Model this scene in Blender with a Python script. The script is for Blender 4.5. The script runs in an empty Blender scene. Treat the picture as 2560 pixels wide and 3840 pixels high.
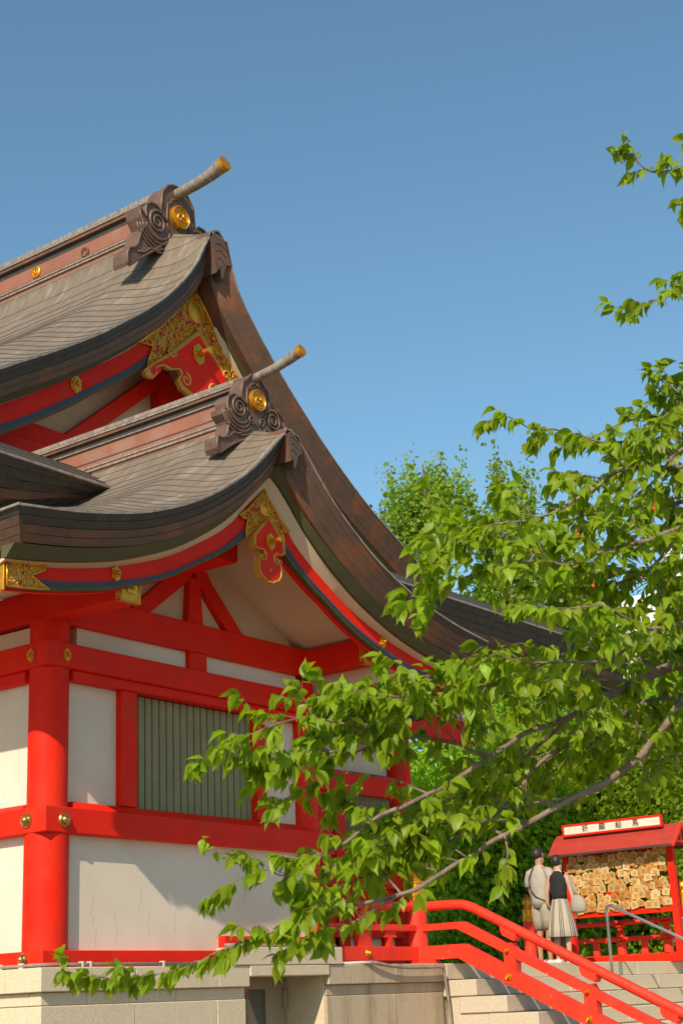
import bpy, bmesh, math, random
from mathutils import Vector, Matrix, noise
random.seed(7)
R = math.radians
S = bpy.context.scene
COL = S.collection
# ------------------------------------------------------------------ camera, sky, sun, exposure
cd = bpy.data.cameras.new('camera'); cam = bpy.data.objects.new('camera', cd); COL.objects.link(cam)
S.camera = cam
yaw, pit, rol = 0.63435259, 0.31365543, -0.04458443
F = Vector((math.cos(pit)*math.cos(yaw), math.cos(pit)*math.sin(yaw), math.sin(pit)))
Rt = Vector((math.sin(yaw), -math.cos(yaw), 0)); U = Rt.cross(F)
r2 = math.cos(rol)*Rt + math.sin(rol)*U; u2 = -math.sin(rol)*Rt + math.cos(rol)*U
mw = Matrix((r2, u2, -F)).transposed().to_4x4(); mw.translation = Vector((0, 0, 1.55))
cam.matrix_world = mw
cd.sensor_fit = 'VERTICAL'; cd.sensor_height = 36; cd.sensor_width = 24; cd.lens = 53.5
cd.clip_start = 0.1; cd.clip_end = 2000
cd.dof.use_dof = True; cd.dof.focus_distance = 12.5; cd.dof.aperture_fstop = 6.3
SUN_AZ, SUN_EL = 19.3, 35.6      # travel direction azimuth from +X, elevation
w = bpy.data.worlds.new('World'); S.world = w; w.use_nodes = True
nt = w.node_tree; nt.nodes.clear()
sk = nt.nodes.new('ShaderNodeTexSky'); sk.sky_type = 'NISHITA'; sk.sun_disc = False
sk.sun_elevation = R(SUN_EL); sk.sun_rotation = R(250); sk.altitude = 0; sk.air_density = 1.0; sk.dust_density = 0.6; sk.ozone_density = 1.6
bg = nt.nodes.new('ShaderNodeBackground'); bg.inputs[1].default_value = 0.128
ou = nt.nodes.new('ShaderNodeOutputWorld')
gm = nt.nodes.new('ShaderNodeMix'); gm.data_type = 'RGBA'; gm.blend_type = 'MULTIPLY'; gm.inputs[0].default_value = 1
gm.inputs[7].default_value = (0.94, 1.19, 1.13, 1)
nt.links.new(sk.outputs[0], gm.inputs[6]); nt.links.new(gm.outputs[2], bg.inputs[0]); nt.links.new(bg.outputs[0], ou.inputs[0])
sl = bpy.data.lights.new('sun', 'SUN'); sl.energy = 5.0; sl.angle = R(0.5); sl.color = (1, 0.885, 0.72)
so = bpy.data.objects.new('sun', sl); COL.objects.link(so); so.location = (0, 0, 30)
td = Vector((math.cos(R(SUN_AZ))*math.cos(R(SUN_EL)), math.sin(R(SUN_AZ))*math.cos(R(SUN_EL)), -math.sin(R(SUN_EL))))
so.rotation_euler = td.to_track_quat('-Z', 'Y').to_euler()
S.view_settings.view_transform = 'Standard'; S.view_settings.look = 'None'
S.view_settings.exposure = 0.12; S.view_settings.gamma = 1.0; S.view_settings.use_curve_mapping = False

# ------------------------------------------------------------------ materials
MATS = {}
def mat(name, col, rough=0.6, metal=0.0, col2=None, scale=6.0, detail=6, bump=0.0, bscale=None, spec=0.5,
        lo=0.35, hi=0.65, streak=None, stretch=(1, 1, 1), col3=None, scale3=1.5, lo3=0.5, hi3=0.62, transl=0.0, sub=0):
    m = bpy.data.materials.new(name); m.use_nodes = True; t = m.node_tree; n = t.nodes; b = n['Principled BSDF']
    b.inputs['Base Color'].default_value = (*col, 1); b.inputs['Roughness'].default_value = rough
    b.inputs['Metallic'].default_value = metal; b.inputs['Specular IOR Level'].default_value = spec
    tc = n.new('ShaderNodeTexCoord'); mp = n.new('ShaderNodeMapping'); mp.inputs['Scale'].default_value = stretch
    t.links.new(tc.outputs['Object'], mp.inputs[0])
    last = None
    def layer(cA, cB, sc, a, bb, dt):
        nz = n.new('ShaderNodeTexNoise'); nz.inputs['Scale'].default_value = sc; nz.inputs['Detail'].default_value = dt
        nz.inputs['Roughness'].default_value = 0.62
        t.links.new(mp.outputs[0], nz.inputs[0])
        rp = n.new('ShaderNodeValToRGB'); rp.color_ramp.elements[0].position = a; rp.color_ramp.elements[1].position = bb
        t.links.new(nz.outputs[0], rp.inputs[0])
        mx = n.new('ShaderNodeMix'); mx.data_type = 'RGBA'; t.links.new(rp.outputs[0], mx.inputs[0])
        if cA is None: t.links.new(last, mx.inputs[6])
        else: mx.inputs[6].default_value = (*cA, 1)
        mx.inputs[7].default_value = (*cB, 1)
        return mx.outputs[2], nz
    nz = None
    if col2:
        last, nz = layer(col, col2, scale, lo, hi, detail)
        t.links.new(last, b.inputs['Base Color'])
    if col3:
        last, _ = layer(None, col3, scale3, lo3, hi3, 5)
        t.links.new(last, b.inputs['Base Color'])
    if bump:
        bn = n.new('ShaderNodeTexNoise'); bn.inputs['Scale'].default_value = bscale or scale*6; bn.inputs['Detail'].default_value = 5
        t.links.new(mp.outputs[0], bn.inputs[0])
        bp = n.new('ShaderNodeBump'); bp.inputs['Strength'].default_value = bump; bp.inputs['Distance'].default_value = 0.01
        t.links.new(bn.outputs[0], bp.inputs['Height']); t.links.new(bp.outputs[0], b.inputs['Normal'])
    if transl:
        tr = n.new('ShaderNodeBsdfTranslucent'); tr.inputs[0].default_value = (col[0]*2.1, col[1]*1.7, col[2]*0.8, 1)
        ms = n.new('ShaderNodeMixShader'); ms.inputs[0].default_value = transl
        t.links.new(b.outputs[0], ms.inputs[1]); t.links.new(tr.outputs[0], ms.inputs[2])
        t.links.new(ms.outputs[0], n['Material Output'].inputs[0])
    MATS[name] = m; return m
red = mat('vermilion_paint', (0.78, 0.020, 0.005), 0.55, col2=(0.68, 0.015, 0.004), scale=3, bump=0.12, bscale=120, spec=0.14, col3=(0.60, 0.030, 0.010), scale3=2.3, lo3=.52, hi3=.72)
redw = mat('weathered_vermilion', (0.80, 0.045, 0.018), 0.5, col2=(0.70, 0.03, 0.012), scale=4, bump=0.25, bscale=60, spec=0.3, col3=(0.80, 0.42, 0.36), scale3=26, lo3=0.70, hi3=0.72)
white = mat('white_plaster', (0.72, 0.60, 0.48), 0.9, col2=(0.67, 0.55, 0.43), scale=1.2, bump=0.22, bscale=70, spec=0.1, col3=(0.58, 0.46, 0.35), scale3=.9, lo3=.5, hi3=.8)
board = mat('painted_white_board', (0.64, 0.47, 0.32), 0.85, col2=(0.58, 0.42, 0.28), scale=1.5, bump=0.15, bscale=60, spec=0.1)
stone = mat('granite', (0.68, 0.55, 0.38), 0.85, col2=(0.56, 0.44, 0.30), scale=55, detail=8, bump=0.5, bscale=80, spec=0.2, col3=(0.46, 0.34, 0.21), scale3=1.2, lo3=.55, hi3=.85)
stonew = mat('pale_granite', (0.60, 0.49, 0.36), 0.85, col2=(0.48, 0.39, 0.28), scale=60, detail=8, bump=0.8, bscale=80, spec=0.2)
stoned = mat('streaked_granite', (0.54, 0.43, 0.29), 0.85, col2=(0.42, 0.33, 0.22), scale=60, detail=8, bump=0.5, bscale=80, spec=0.2, col3=(0.28, 0.17, 0.10), scale3=1.6, lo3=0.50, hi3=0.75, stretch=(2.2, 1, .35))
cop = mat('copper_roof', (0.205, 0.150, 0.102), 0.58, 0.0, col2=(0.145, 0.108, 0.078), scale=5, bump=0.2, bscale=30, col3=(0.28, 0.22, 0.16), scale3=3.2, lo3=0.54, hi3=0.72, stretch=(.5, 2.2, .5))
brown = mat('brown_copper', (0.135, 0.070, 0.045), 0.6, 0.1, col2=(0.10, 0.054, 0.037), scale=5, bump=0.2, bscale=60, col3=(0.20, 0.075, 0.035), scale3=1.6)
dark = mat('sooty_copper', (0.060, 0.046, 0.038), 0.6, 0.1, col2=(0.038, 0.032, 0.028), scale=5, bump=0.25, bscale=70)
salmon = mat('salmon_copper', (0.29, 0.105, 0.058), 0.6, 0.0, col2=(0.23, 0.09, 0.055), scale=3, bump=0.1, bscale=60, col3=(0.27, 0.17, 0.12), scale3=1.4, lo3=0.52, hi3=0.7)
pat = mat('patinated_copper', (0.36, 0.30, 0.24), 0.5, 0.25, col2=(0.20, 0.14, 0.11), scale=9, bump=0.2, bscale=60, stretch=(1, 2.5, 1))
orncop = mat('ornament_copper', (0.175, 0.095, 0.062), 0.5, 0.15, col2=(0.115, 0.066, 0.048), scale=6, bump=0.15, bscale=50)
gold = mat('gilt_metal', (0.80, 0.35, 0.025), 0.36, 0.7, col2=(0.62, 0.26, 0.015), scale=20, bump=0.15, bscale=90)
ochre = mat('ochre_paint', (0.62, 0.27, 0.03), 0.6, 0.0, col2=(0.50, 0.20, 0.02), scale=20)
brass = mat('old_brass', (0.62, 0.36, 0.10), 0.3, 0.9, col2=(0.40, 0.22, 0.07), scale=25)
shade_grime = mat('joint_shadow_grime', (0.055, 0.042, 0.032), 0.8)  # near-black for course lips: shadow line painted into the joint, along with its dirt
gband = mat('dark_green_paint', (0.080, 0.072, 0.022), 0.7, col2=(0.060, 0.056, 0.020), scale=6)
slat = mat('green_slat_paint', (0.27, 0.235, 0.125), 0.7, col2=(0.23, 0.20, 0.105), scale=5, spec=0.2)
blue = mat('indigo_paint', (0.040, 0.052, 0.095), 0.7, col2=(0.03, 0.042, 0.08), scale=8)
black = mat('black_void', (0.012, 0.011, 0.010), 0.8)
metal = mat('steel_tube', (0.42, 0.42, 0.43), 0.32, 0.9)
pipeM = mat('grey_brown_pipe', (0.30, 0.23, 0.17), 0.7, col2=(0.22, 0.16, 0.12), scale=12)
pvc = mat('white_pipe', (0.50, 0.45, 0.38), 0.5)
glass = mat('dark_door_glass', (0.10, 0.11, 0.09), 0.06, 0.0, spec=0.8)
tan = mat('tan_door_frame', (0.34, 0.25, 0.17), 0.6)
bark = mat('cherry_bark', (0.13, 0.085, 0.060), 0.85, col2=(0.26, 0.18, 0.13), scale=18, bump=0.8, bscale=60)
bark2 = mat('tree_bark', (0.12, 0.09, 0.065), 0.9, col2=(0.20, 0.15, 0.11), scale=6, bump=0.8, bscale=20)
wood = mat('bare_wood', (0.62, 0.40, 0.20), 0.7, col2=(0.52, 0.32, 0.15), scale=10, stretch=(1, 6, 1))
soil = mat('ground_gravel', (0.27, 0.22, 0.16), 0.95, col2=(0.20, 0.16, 0.11), scale=30, bump=0.6, bscale=60)
whiteb = mat('white_wall_far', (0.72, 0.70, 0.68), 0.8, col2=(0.66, 0.64, 0.62), scale=0.5)
def leafmat(name, c, c2, tr):
    m = mat(name, c, 0.42, col2=c2, scale=9 if 'cherry' in name else 1.6, lo=0.3, hi=0.7, transl=tr, spec=0.32)
    t = m.node_tree; n = t.nodes
    oi = n.new('ShaderNodeObjectInfo'); hs = n.new('ShaderNodeHueSaturation')
    mr = n.new('ShaderNodeMapRange'); mr.inputs[3].default_value = 0.72; mr.inputs[4].default_value = 1.35
    t.links.new(oi.outputs['Random'], mr.inputs[0]); t.links.new(mr.outputs[0], hs.inputs['Value'])
    mr2 = n.new('ShaderNodeMapRange'); mr2.inputs[3].default_value = 0.485; mr2.inputs[4].default_value = 0.515
    t.links.new(oi.outputs['Random'], mr2.inputs[0]); t.links.new(mr2.outputs[0], hs.inputs['Hue'])
    b = n['Principled BSDF']; src = b.inputs['Base Color'].links[0].from_socket
    t.links.new(src, hs.inputs['Color']); t.links.new(hs.outputs[0], b.inputs['Base Color'])
    for nn in n:
        if nn.type == 'BSDF_TRANSLUCENT':
            h2 = n.new('ShaderNodeHueSaturation'); h2.inputs['Color'].default_value = nn.inputs[0].default_value
            t.links.new(mr.outputs[0], h2.inputs['Value']); t.links.new(h2.outputs[0], nn.inputs[0])
    return m
leafM = leafmat('cherry_leaf', (0.17, 0.30, 0.010), (0.36, 0.45, 0.024), 0.55)
ginkM = leafmat('ginkgo_leaf', (0.16, 0.255, 0.025), (0.25, 0.345, 0.035), 0.5)
bushM = leafmat('broadleaf_leaf', (0.20, 0.345, 0.015), (0.31, 0.43, 0.022), 0.55)

# ------------------------------------------------------------------ object helpers
def root(name, loc=(0, 0, 0), label=None, cat=None, group=None, kind=None):
    o = bpy.data.objects.new(name, None); COL.objects.link(o); o.location = loc; o.empty_display_size = 0.2
    tag(o, label, cat, group, kind); return o
def tag(o, label=None, cat=None, group=None, kind=None):
    if label: o['label'] = label
    if cat: o['category'] = cat
    if group: o['group'] = group
    if kind: o['kind'] = kind
    return o
def wloc(o):
    v = Vector((0, 0, 0))
    while o is not None: v = v + o.location; o = o.parent
    return v
def mk(name, V, Fc, m, parent=None, smooth=False, origin=None):
    me = bpy.data.meshes.new(name)
    off = wloc(parent) if parent is not None else (Vector(origin) if origin else Vector((0, 0, 0)))
    me.from_pydata([(v[0]-off[0], v[1]-off[1], v[2]-off[2]) for v in V], [], Fc)
    if isinstance(m, (list, tuple)):
        for q in m: me.materials.append(q)
    else: me.materials.append(m)
    if smooth: me.polygons.foreach_set('use_smooth', [True]*len(me.polygons))
    me.update()
    o = bpy.data.objects.new(name, me); COL.objects.link(o)
    if parent is not None: o.parent = parent
    elif origin: o.location = origin
    return o
class MB:
    def __init__(s): s.v = []; s.f = []
    def add(s, V, Fc):
        n = len(s.v); s.v += [tuple(v) for v in V]; s.f += [tuple(i+n for i in q) for q in Fc]
    def box(s, x0, x1, y0, y1, z0, z1, c=0.0):
        if x0 > x1: x0, x1 = x1, x0
        if y0 > y1: y0, y1 = y1, y0
        if z0 > z1: z0, z1 = z1, z0
        if c <= 0:
            V = [(x, y, z) for z in (z0, z1) for y in (y0, y1) for x in (x0, x1)]
            s.add(V, [(0, 2, 3, 1), (4, 5, 7, 6), (0, 1, 5, 4), (2, 6, 7, 3), (0, 4, 6, 2), (1, 3, 7, 5)]); return
        c = min(c, (x1-x0)*.45, (y1-y0)*.45, (z1-z0)*.45)
        V = []; 
        lo = (x0, y0, z0); hi = (x1, y1, z1)
        idx = {}
        for sx in (0, 1):
            for sy in (0, 1):
                for sz in (0, 1):
                    sg = (sx, sy, sz)
                    for a in range(3):
                        p = [(hi[k]-c if sg[k] else lo[k]+c) for k in range(3)]
                        p[a] = hi[a] if sg[a] else lo[a]
                        idx[(sx, sy, sz, a)] = len(V); V.append(tuple(p))
        Fs = []
        def g(sx, sy, sz, a): return idx[(sx, sy, sz, a)]
        for q in (0, 1):
            f = [g(q, 0, 0, 0), g(q, 1, 0, 0), g(q, 1, 1, 0), g(q, 0, 1, 0)]; Fs.append(f if q else f[::-1])
            f = [g(0, q, 0, 1), g(0, q, 1, 1), g(1, q, 1, 1), g(1, q, 0, 1)]; Fs.append(f if q else f[::-1])
            f = [g(0, 0, q, 2), g(1, 0, q, 2), g(1, 1, q, 2), g(0, 1, q, 2)]; Fs.append(f if q else f[::-1])
        for i in (0, 1):
            for j in (0, 1):
                f = [g(0, i, j, 1), g(1, i, j, 1), g(1, i, j, 2), g(0, i, j, 2)]; Fs.append(f if (i ^ j) else f[::-1])
                f = [g(i, 0, j, 0), g(i, 1, j, 0), g(i, 1, j, 2), g(i, 0, j, 2)]; Fs.append(f[::-1] if (i ^ j) else f)
                f = [g(i, j, 0, 0), g(i, j, 1, 0), g(i, j, 1, 1), g(i, j, 0, 1)]; Fs.append(f if (i ^ j) else f[::-1])
        for sx in (0, 1):
            for sy in (0, 1):
                for sz in (0, 1):
                    f = [g(sx, sy, sz, a) for a in range(3)]; Fs.append(f if (sx+sy+sz) % 2 else f[::-1])
        s.add(V, Fs)
    def prism_y(s, pts, y0, y1):
        n = len(pts)
        V = [(x, y0, z) for x, z in pts] + [(x, y1, z) for x, z in pts]
        Fs = [(i, (i+1) % n, (i+1) % n+n, i+n) for i in range(n)]
        s.add(V, Fs + [tuple(range(n))[::-1], tuple(range(n, 2*n))])
    def prism_x(s, pts, x0, x1):
        n = len(pts)
        V = [(x0, y, z) for y, z in pts] + [(x1, y, z) for y, z in pts]
        s.add(V, [(i, (i+1) % n, (i+1) % n+n, i+n) for i in range(n)] + [tuple(range(n))[::-1], tuple(range(n, 2*n))])
    def cyl(s, p0, p1, r0, r1=None, n=16, cap=True):
        s.tube([(*p0, r0), (*p1, r1 if r1 is not None else r0)], n, cap)
    def tube(s, P, n=8, cap=True):
        rings = []; prev = None
        for i, p in enumerate(P):
            a = Vector(P[max(i-1, 0)][:3]); b = Vector(P[min(i+1, len(P)-1)][:3]); d = (b-a)
            d = d.normalized() if d.length > 1e-9 else Vector((0, 0, 1))
            if prev is None:
                up = Vector((0, 0, 1)) if abs(d.z) < .9 else Vector((1, 0, 0)); e1 = d.cross(up).normalized()
            else:
                e1 = (prev - d*prev.dot(d)); e1 = e1.normalized() if e1.length > 1e-6 else d.orthogonal().normalized()
            prev = e1; e2 = d.cross(e1)
            rings.append([tuple(Vector(p[:3]) + (e1*math.cos(2*math.pi*k/n) + e2*math.sin(2*math.pi*k/n))*p[3]) for k in range(n)])
        V = [v for r in rings for v in r]; Fs = []
        for i in range(len(rings)-1):
            for k in range(n):
                Fs.append((i*n+k, i*n+(k+1) % n, (i+1)*n+(k+1) % n, (i+1)*n+k))
        if cap: Fs += [tuple(range(n)), tuple(range((len(rings)-1)*n, len(rings)*n))[::-1]]
        s.add(V, Fs)
    def lathe(s, c, prof, n=20, axis='z'):
        V = []; 
        for r, h in prof:
            for k in range(n):
                a = 2*math.pi*k/n; u, v = r*math.cos(a), r*math.sin(a)
                if axis == 'z': V.append((c[0]+u, c[1]+v, c[2]+h))
                elif axis == 'y': V.append((c[0]+u, c[1]-h, c[2]+v))
                else: V.append((c[0]-h, c[1]+u, c[2]+v))
        Fs = [(i*n+k, i*n+(k+1) % n, (i+1)*n+(k+1) % n, (i+1)*n+k) for i in range(len(prof)-1) for k in range(n)]
        Fs += [tuple(range(n))[::-1], tuple(range((len(prof)-1)*n, len(prof)*n))]
        s.add(V, Fs)
    def build(s, name, m, parent=None, smooth=False, origin=None):
        o = mk(name, s.v, s.f, m, parent, smooth, origin); 
        bm = bmesh.new(); bm.from_mesh(o.data); bmesh.ops.recalc_face_normals(bm, faces=bm.faces); bm.to_mesh(o.data); bm.free()
        if smooth == 'auto':
            o.data.set_sharp_from_angle(angle=R(35))
        return o
def box(name, m, parent, x0, x1, y0, y1, z0, z1, c=0.006):
    b = MB(); b.box(x0, x1, y0, y1, z0, z1, c); return b.build(name, m, parent)
def interp(T, d):
    if d <= T[0][0]: return T[0][1]
    for i in range(len(T)-1):
        if d <= T[i+1][0]:
            a, b = T[i], T[i+1]; return a[1] + (b[1]-a[1])*(d-a[0])/(b[0]-a[0])
    a, b = T[-2], T[-1]; return b[1] + (b[1]-a[1])*(d-b[0])/(b[0]-a[0])
def smooth_table(T, n=3, step=0.1):
    d0, d1 = T[0][0], T[-1][0]; k = max(2, int((d1-d0)/step)); Q = [(d0+(d1-d0)*i/k, interp(T, d0+(d1-d0)*i/k)) for i in range(k+1)]
    for _ in range(n):
        Q = [Q[0]] + [(Q[i][0], (Q[i-1][1]+2*Q[i][1]+Q[i+1][1])/4) for i in range(1, k)] + [Q[-1]]
    return Q
def sst(x): x = max(0, min(1, x)); return x*x*(3-2*x)

# ------------------------------------------------------------------ the ground
b = MB(); b.add([(-300, -300, 0), (900, -300, 0), (900, 900, 0), (-300, 900, 0)], [(0, 1, 2, 3)])
g = b.build('ground', soil); tag(g, kind='structure')

# ------------------------------------------------------------------ stone platform (granite blocks) and stairs
PLZ = 1.98
plat = root('stone_platform', (11.0, 10.39, 0), kind='structure')
b = MB()
b.box(9.52, 12.22, 10.47, 24, 0.0, 1.94); b.box(12.22, 13.52, 11.32, 24, 0.0, 1.94); b.box(13.52, 15.79, 10.47, 24, 0, 1.94); b.box(15.79, 23.2, 10.47, 24, 0, 1.94)
b.build('platform_core', stone, plat)
b = MB(); b.box(9.44, 12.2, 10.85, 24, 1.95, 1.979); b.box(12.2, 15.8, 11.0, 24, 1.95, 1.979); b.box(15.8, 23.25, 10.85, 24, 1.95, 1.979)
b.build('platform_paving', stone, plat)
random.seed(3)
def stone_row(xs, y0, y1, z0, z1, m, name='granite_block', gap=0.003, jit=0.004, parent=plat):
    for a, c in zip(xs[:-1], xs[1:]):
        j = random.uniform(0, jit)
        box(name, m, parent, a+gap/2, c-gap/2, y0+j, y1, z0, z1, 0.007)
def stone_row_y(ys, x0, x1, z0, z1, m, name='granite_block', parent=plat):
    for a, c in zip(ys[:-1], ys[1:]):
        j = random.uniform(0, .004)
        box(name, m, parent, x0+j, x1, a+.0015, c-.0015, z0, z1, 0.007)
# left stretch
stone_row([9.43, 10.60, 11.75, 12.22], 10.39, 10.86, 1.775, 1.98, stone, 'coping_stone')
stone_row([9.485, 10.034, 11.20, 12.20], 10.445, 10.60, 1.662, 1.771, stone)
stone_row([9.475, 10.63, 11.77, 12.20], 10.435, 10.60, 1.05, 1.657, stone)
stone_row([9.475, 10.2, 11.2, 12.20], 10.435, 10.60, 0.5, 1.046, stone)
stone_row([9.475, 10.63, 11.77, 12.20], 10.435, 10.60, 0.0, 0.496, stone)
ysl = [10.862, 11.762, 12.7, 13.7, 14.7, 15.7, 16.7, 17.7]
stone_row_y([10.762]+ysl[1:], 9.43, 9.9, 1.775, 1.98, stone, 'coping_stone') if False else stone_row_y(ysl, 9.43, 9.9, 1.775, 1.98, stone, 'coping_stone')
for zz0, zz1 in ((1.662, 1.771), (1.05, 1.657), (0.5, 1.046), (0, .496)):
    stone_row_y([10.602, 11.4, 12.4, 13.4, 14.4, 15.4, 16.4, 17.4], 9.485 if zz0 > 1.6 else 9.475, 9.7, zz0, zz1, stone)
# lintel over the basement doorway
box('lintel_stone', stone, plat, 11.94, 13.76, 10.375, 10.60, 1.982, 2.158, 0.008)
box('lintel_stone', stone, plat, 12.22, 13.52, 10.378, 10.60, 1.872, 1.979, 0.008)
# right stretch
stone_row([13.52, 13.93, 14.76, 15.80], 10.39, 10.86, 1.775, 1.98, stoned, 'coping_stone')
stone_row([13.535, 14.317, 15.225, 15.78], 10.445, 10.60, 1.662, 1.771, stoned)
stone_row([13.525, 13.92, 14.76, 15.78], 10.435, 10.60, 1.05, 1.657, stoned)
stone_row([13.525, 14.3, 15.1, 15.78], 10.435, 10.60, 0.5, 1.046, stone)
stone_row([13.525, 14.0, 14.76, 15.78], 10.435, 10.60, 0.0, 0.496, stone)
# doorway cheeks, soffit, door
for zz0, zz1 in ((1.662, 1.868), (1.05, 1.657), (0.5, 1.046), (0, .496)):
    stone_row_y([10.602, 10.80, 11.30], 13.525, 13.8, zz0, zz1, stone); stone_row_y([10.602, 11.30], 11.9, 12.20, zz0, zz1, stone)
dr = root('basement_door', (12.9, 10.95, 0), 'glazed metal door in a tan frame set back under the granite lintel', 'door')
b = MB(); b.box(12.25, 13.50, 10.98, 11.30, 1.76, 1.90); b.box(12.25, 12.62, 10.98, 11.1, 0, 1.76); b.box(13.16, 13.50, 10.98, 11.1, 0, 1.76)
b.build('door_frame', tan, dr)
box('glass_pane', glass, dr, 12.62, 13.16, 11.0, 11.03, 0, 1.76, 0)
b = MB(); b.box(13.44, 13.49, 10.94, 10.985, 1.55, 1.75, .01); b.build('hinge', tan, dr)
# stairs
st = root('stone_stairs', (20, 8.5, 0), kind='structure')
TR, RS, X0S = 0.40, 0.195, 15.81
for k in range(0, 10):
    ztop = PLZ - RS*k; y1 = 10.39 - TR*(k-1) if k else 10.86; y0 = 10.39 - TR*k
    xs = [X0S]; x = X0S + (0.9 if k % 2 else 1.35)
    while x < 22.8: xs.append(x); x += 1.25 + 0.12*math.sin(k*3+x)
    xs.append(23.25)
    for i, (a, c) in enumerate(zip(xs[:-1], xs[1:])):
        if k == 0 and i == 0: m_ = stone
        else: m_ = stonew if i == 0 else stone
        box('step_stone', m_, st, a+.002, c-.002, y0 - (0.0 if i or k == 0 else 0), y1 + (0.25 if k else 0), ztop-RS+0.012, ztop, 0.008)
        
b = MB()
for k in range(1, 10): b.box(X0S+.03, 23.2, 10.39-TR*k+.03, 10.39-TR*(k-1)+.03, 0.0, PLZ-RS*k-RS+0.014)
b.build('stair_core', stonew, st)

# ------------------------------------------------------------------ the shrine hall: one building
hall = root('shrine_hall', (11.57, 11.0, 1.98), 'vermilion and white shrine hall with two stacked curved copper gable roofs', 'shrine')
P = hall
XC = 11.57
def lathe_part(name, m, c, prof, n=20, axis='z', parent=None, smooth='auto'):
    b = MB(); b.lathe(c, prof, n, axis); return b.build(name, m, parent or P, smooth)
# columns
lathe_part('column', red, (9.765, 10.715, 1.98), [(0.205, 0), (0.205, 1.35), (0.188, 1.351), (0.188, 3.2)], 40)
lathe_part('column', red, (13.55, 10.665, 1.98), [(0.145, 0), (0.145, 3.1)], 32)
lathe_part('column', red, (9.765, 15.0, 1.98), [(0.195, 0), (0.195, 3.2)], 24)
# walls
def wallp(n_, *a, m=white, c=0): return box(n_, m, P, *a, c)
wallp('wall_panel', 9.95, 13.45, 10.61, 10.95, 2.13, 3.19)
wallp('wall_panel', 9.9, 10.62, 10.685, 10.95, 3.42, 4.66)
wallp('wall_panel', 12.82, 13.45, 10.685, 10.95, 3.42, 4.66)
wallp('wall_panel', 10.02, 11.58, 10.615, 10.95, 4.90, 5.20)
wallp('wall_panel', 11.83, 13.40, 10.615, 10.95, 4.90, 5.20)
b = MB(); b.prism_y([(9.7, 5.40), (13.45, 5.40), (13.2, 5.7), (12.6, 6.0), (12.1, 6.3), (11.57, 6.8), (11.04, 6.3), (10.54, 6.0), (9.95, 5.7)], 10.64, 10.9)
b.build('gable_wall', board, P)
wallp('wall_panel', 9.67, 9.95, 10.85, 17.5, 2.13, 3.19)
wallp('wall_panel', 9.72, 9.95, 10.85, 17.5, 3.38, 4.70)
wallp('wall_panel', 9.68, 9.95, 10.85, 17.5, 4.92, 5.14)
wallp('wall_panel', 13.40, 13.60, 10.96, 13.0, 1.98, 6.0)
random.seed(44)
for (x, z, n_) in ((10.25, 2.35, 9), (10.55, 2.2, 10), (10.85, 2.5, 6), (11.0, 2.25, 8), (11.35, 2.3, 7), (12.4, 2.6, 8), (10.3, 2.15, 5)):
    pts = [(x, 10.6095, z, .0012)]
    for _ in range(n_): x += random.uniform(-.02, .025); z += random.uniform(.015, .055); pts.append((x, 10.6095, z, .0012))
    b = MB(); b.tube(pts, 4, False); b.build('plaster_crack', tan, P)
# sills and beams
def beam(n_, *a, c=0.007): return box(n_, red, P, *a, c)
b = MB(); b.box(9.545, 12.0, 10.50, 10.70, 1.985, 2.13, .006); b.build('sill_beam', red, P)
beam('sill_beam', 9.548, 9.75, 10.702, 17.5, 1.985, 2.13)
beam('sill_beam', 12.0, 13.48, 10.53, 10.70, 2.16, 2.275)
b = MB(); b.box(9.55, 13.87, 10.50, 10.66, 3.165, 3.40, .008); b.build('tie_beam', red, P)
b = MB(); b.box(9.552, 9.72, 10.662, 17.5, 3.165, 3.40, .008); b.build('tie_beam', red, P)
b = MB(); b.prism_x([(10.525, 3.402), (10.70, 3.402), (10.70, 3.475), (10.61, 3.472)], 9.97, 13.44); b.build('weather_ledge', red, P)
b = MB(); b.prism_y([(9.60, 3.402), (9.78, 3.402), (9.78, 3.46), (9.68, 3.455)], 10.9, 17.5); b.build('weather_ledge', red, P)
beam('head_beam', 9.55, 13.62, 10.50, 10.665, 4.71, 4.944)
beam('head_beam', 9.552, 9.72, 10.667, 17.5, 4.71, 4.944)
beam('head_rail', 9.93, 13.45, 10.555, 10.70, 4.615, 4.708)
beam('head_rail', 9.62, 9.72, 10.90, 17.5, 4.60, 4.708)
beam('collar_beam', 9.852, 13.50, 10.535, 10.70, 5.146, 5.456)
beam('wall_strut', 11.56, 11.83, 10.55, 10.68, 4.946, 5.144)
b = MB(); b.prism_y([(11.545, 5.458), (11.775, 5.458), (11.735, 5.95), (11.585, 5.95)], 10.55, 10.66); b.build('king_post', red, P)
b = MB(); b.prism_y([(10.72, 5.458), (10.98, 5.458), (11.60, 5.93), (11.66, 6.06), (11.40, 6.06), (11.28, 5.92)], 10.565, 10.66); b.build('truss_strut', red, P)
b = MB(); b.prism_y([(12.44, 5.458), (12.18, 5.458), (11.72, 5.93), (11.66, 6.06), (11.86, 6.06), (11.94, 5.95)], 10.562, 10.657); b.build('truss_strut', red, P)
b = MB(); b.prism_y([(11.44, 6.02), (11.70, 6.02), (11.74, 6.06), (11.74, 6.32), (11.40, 6.32), (11.40, 6.06)], 10.02, 12.0); b.build('ridge_beam', red, P)
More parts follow.
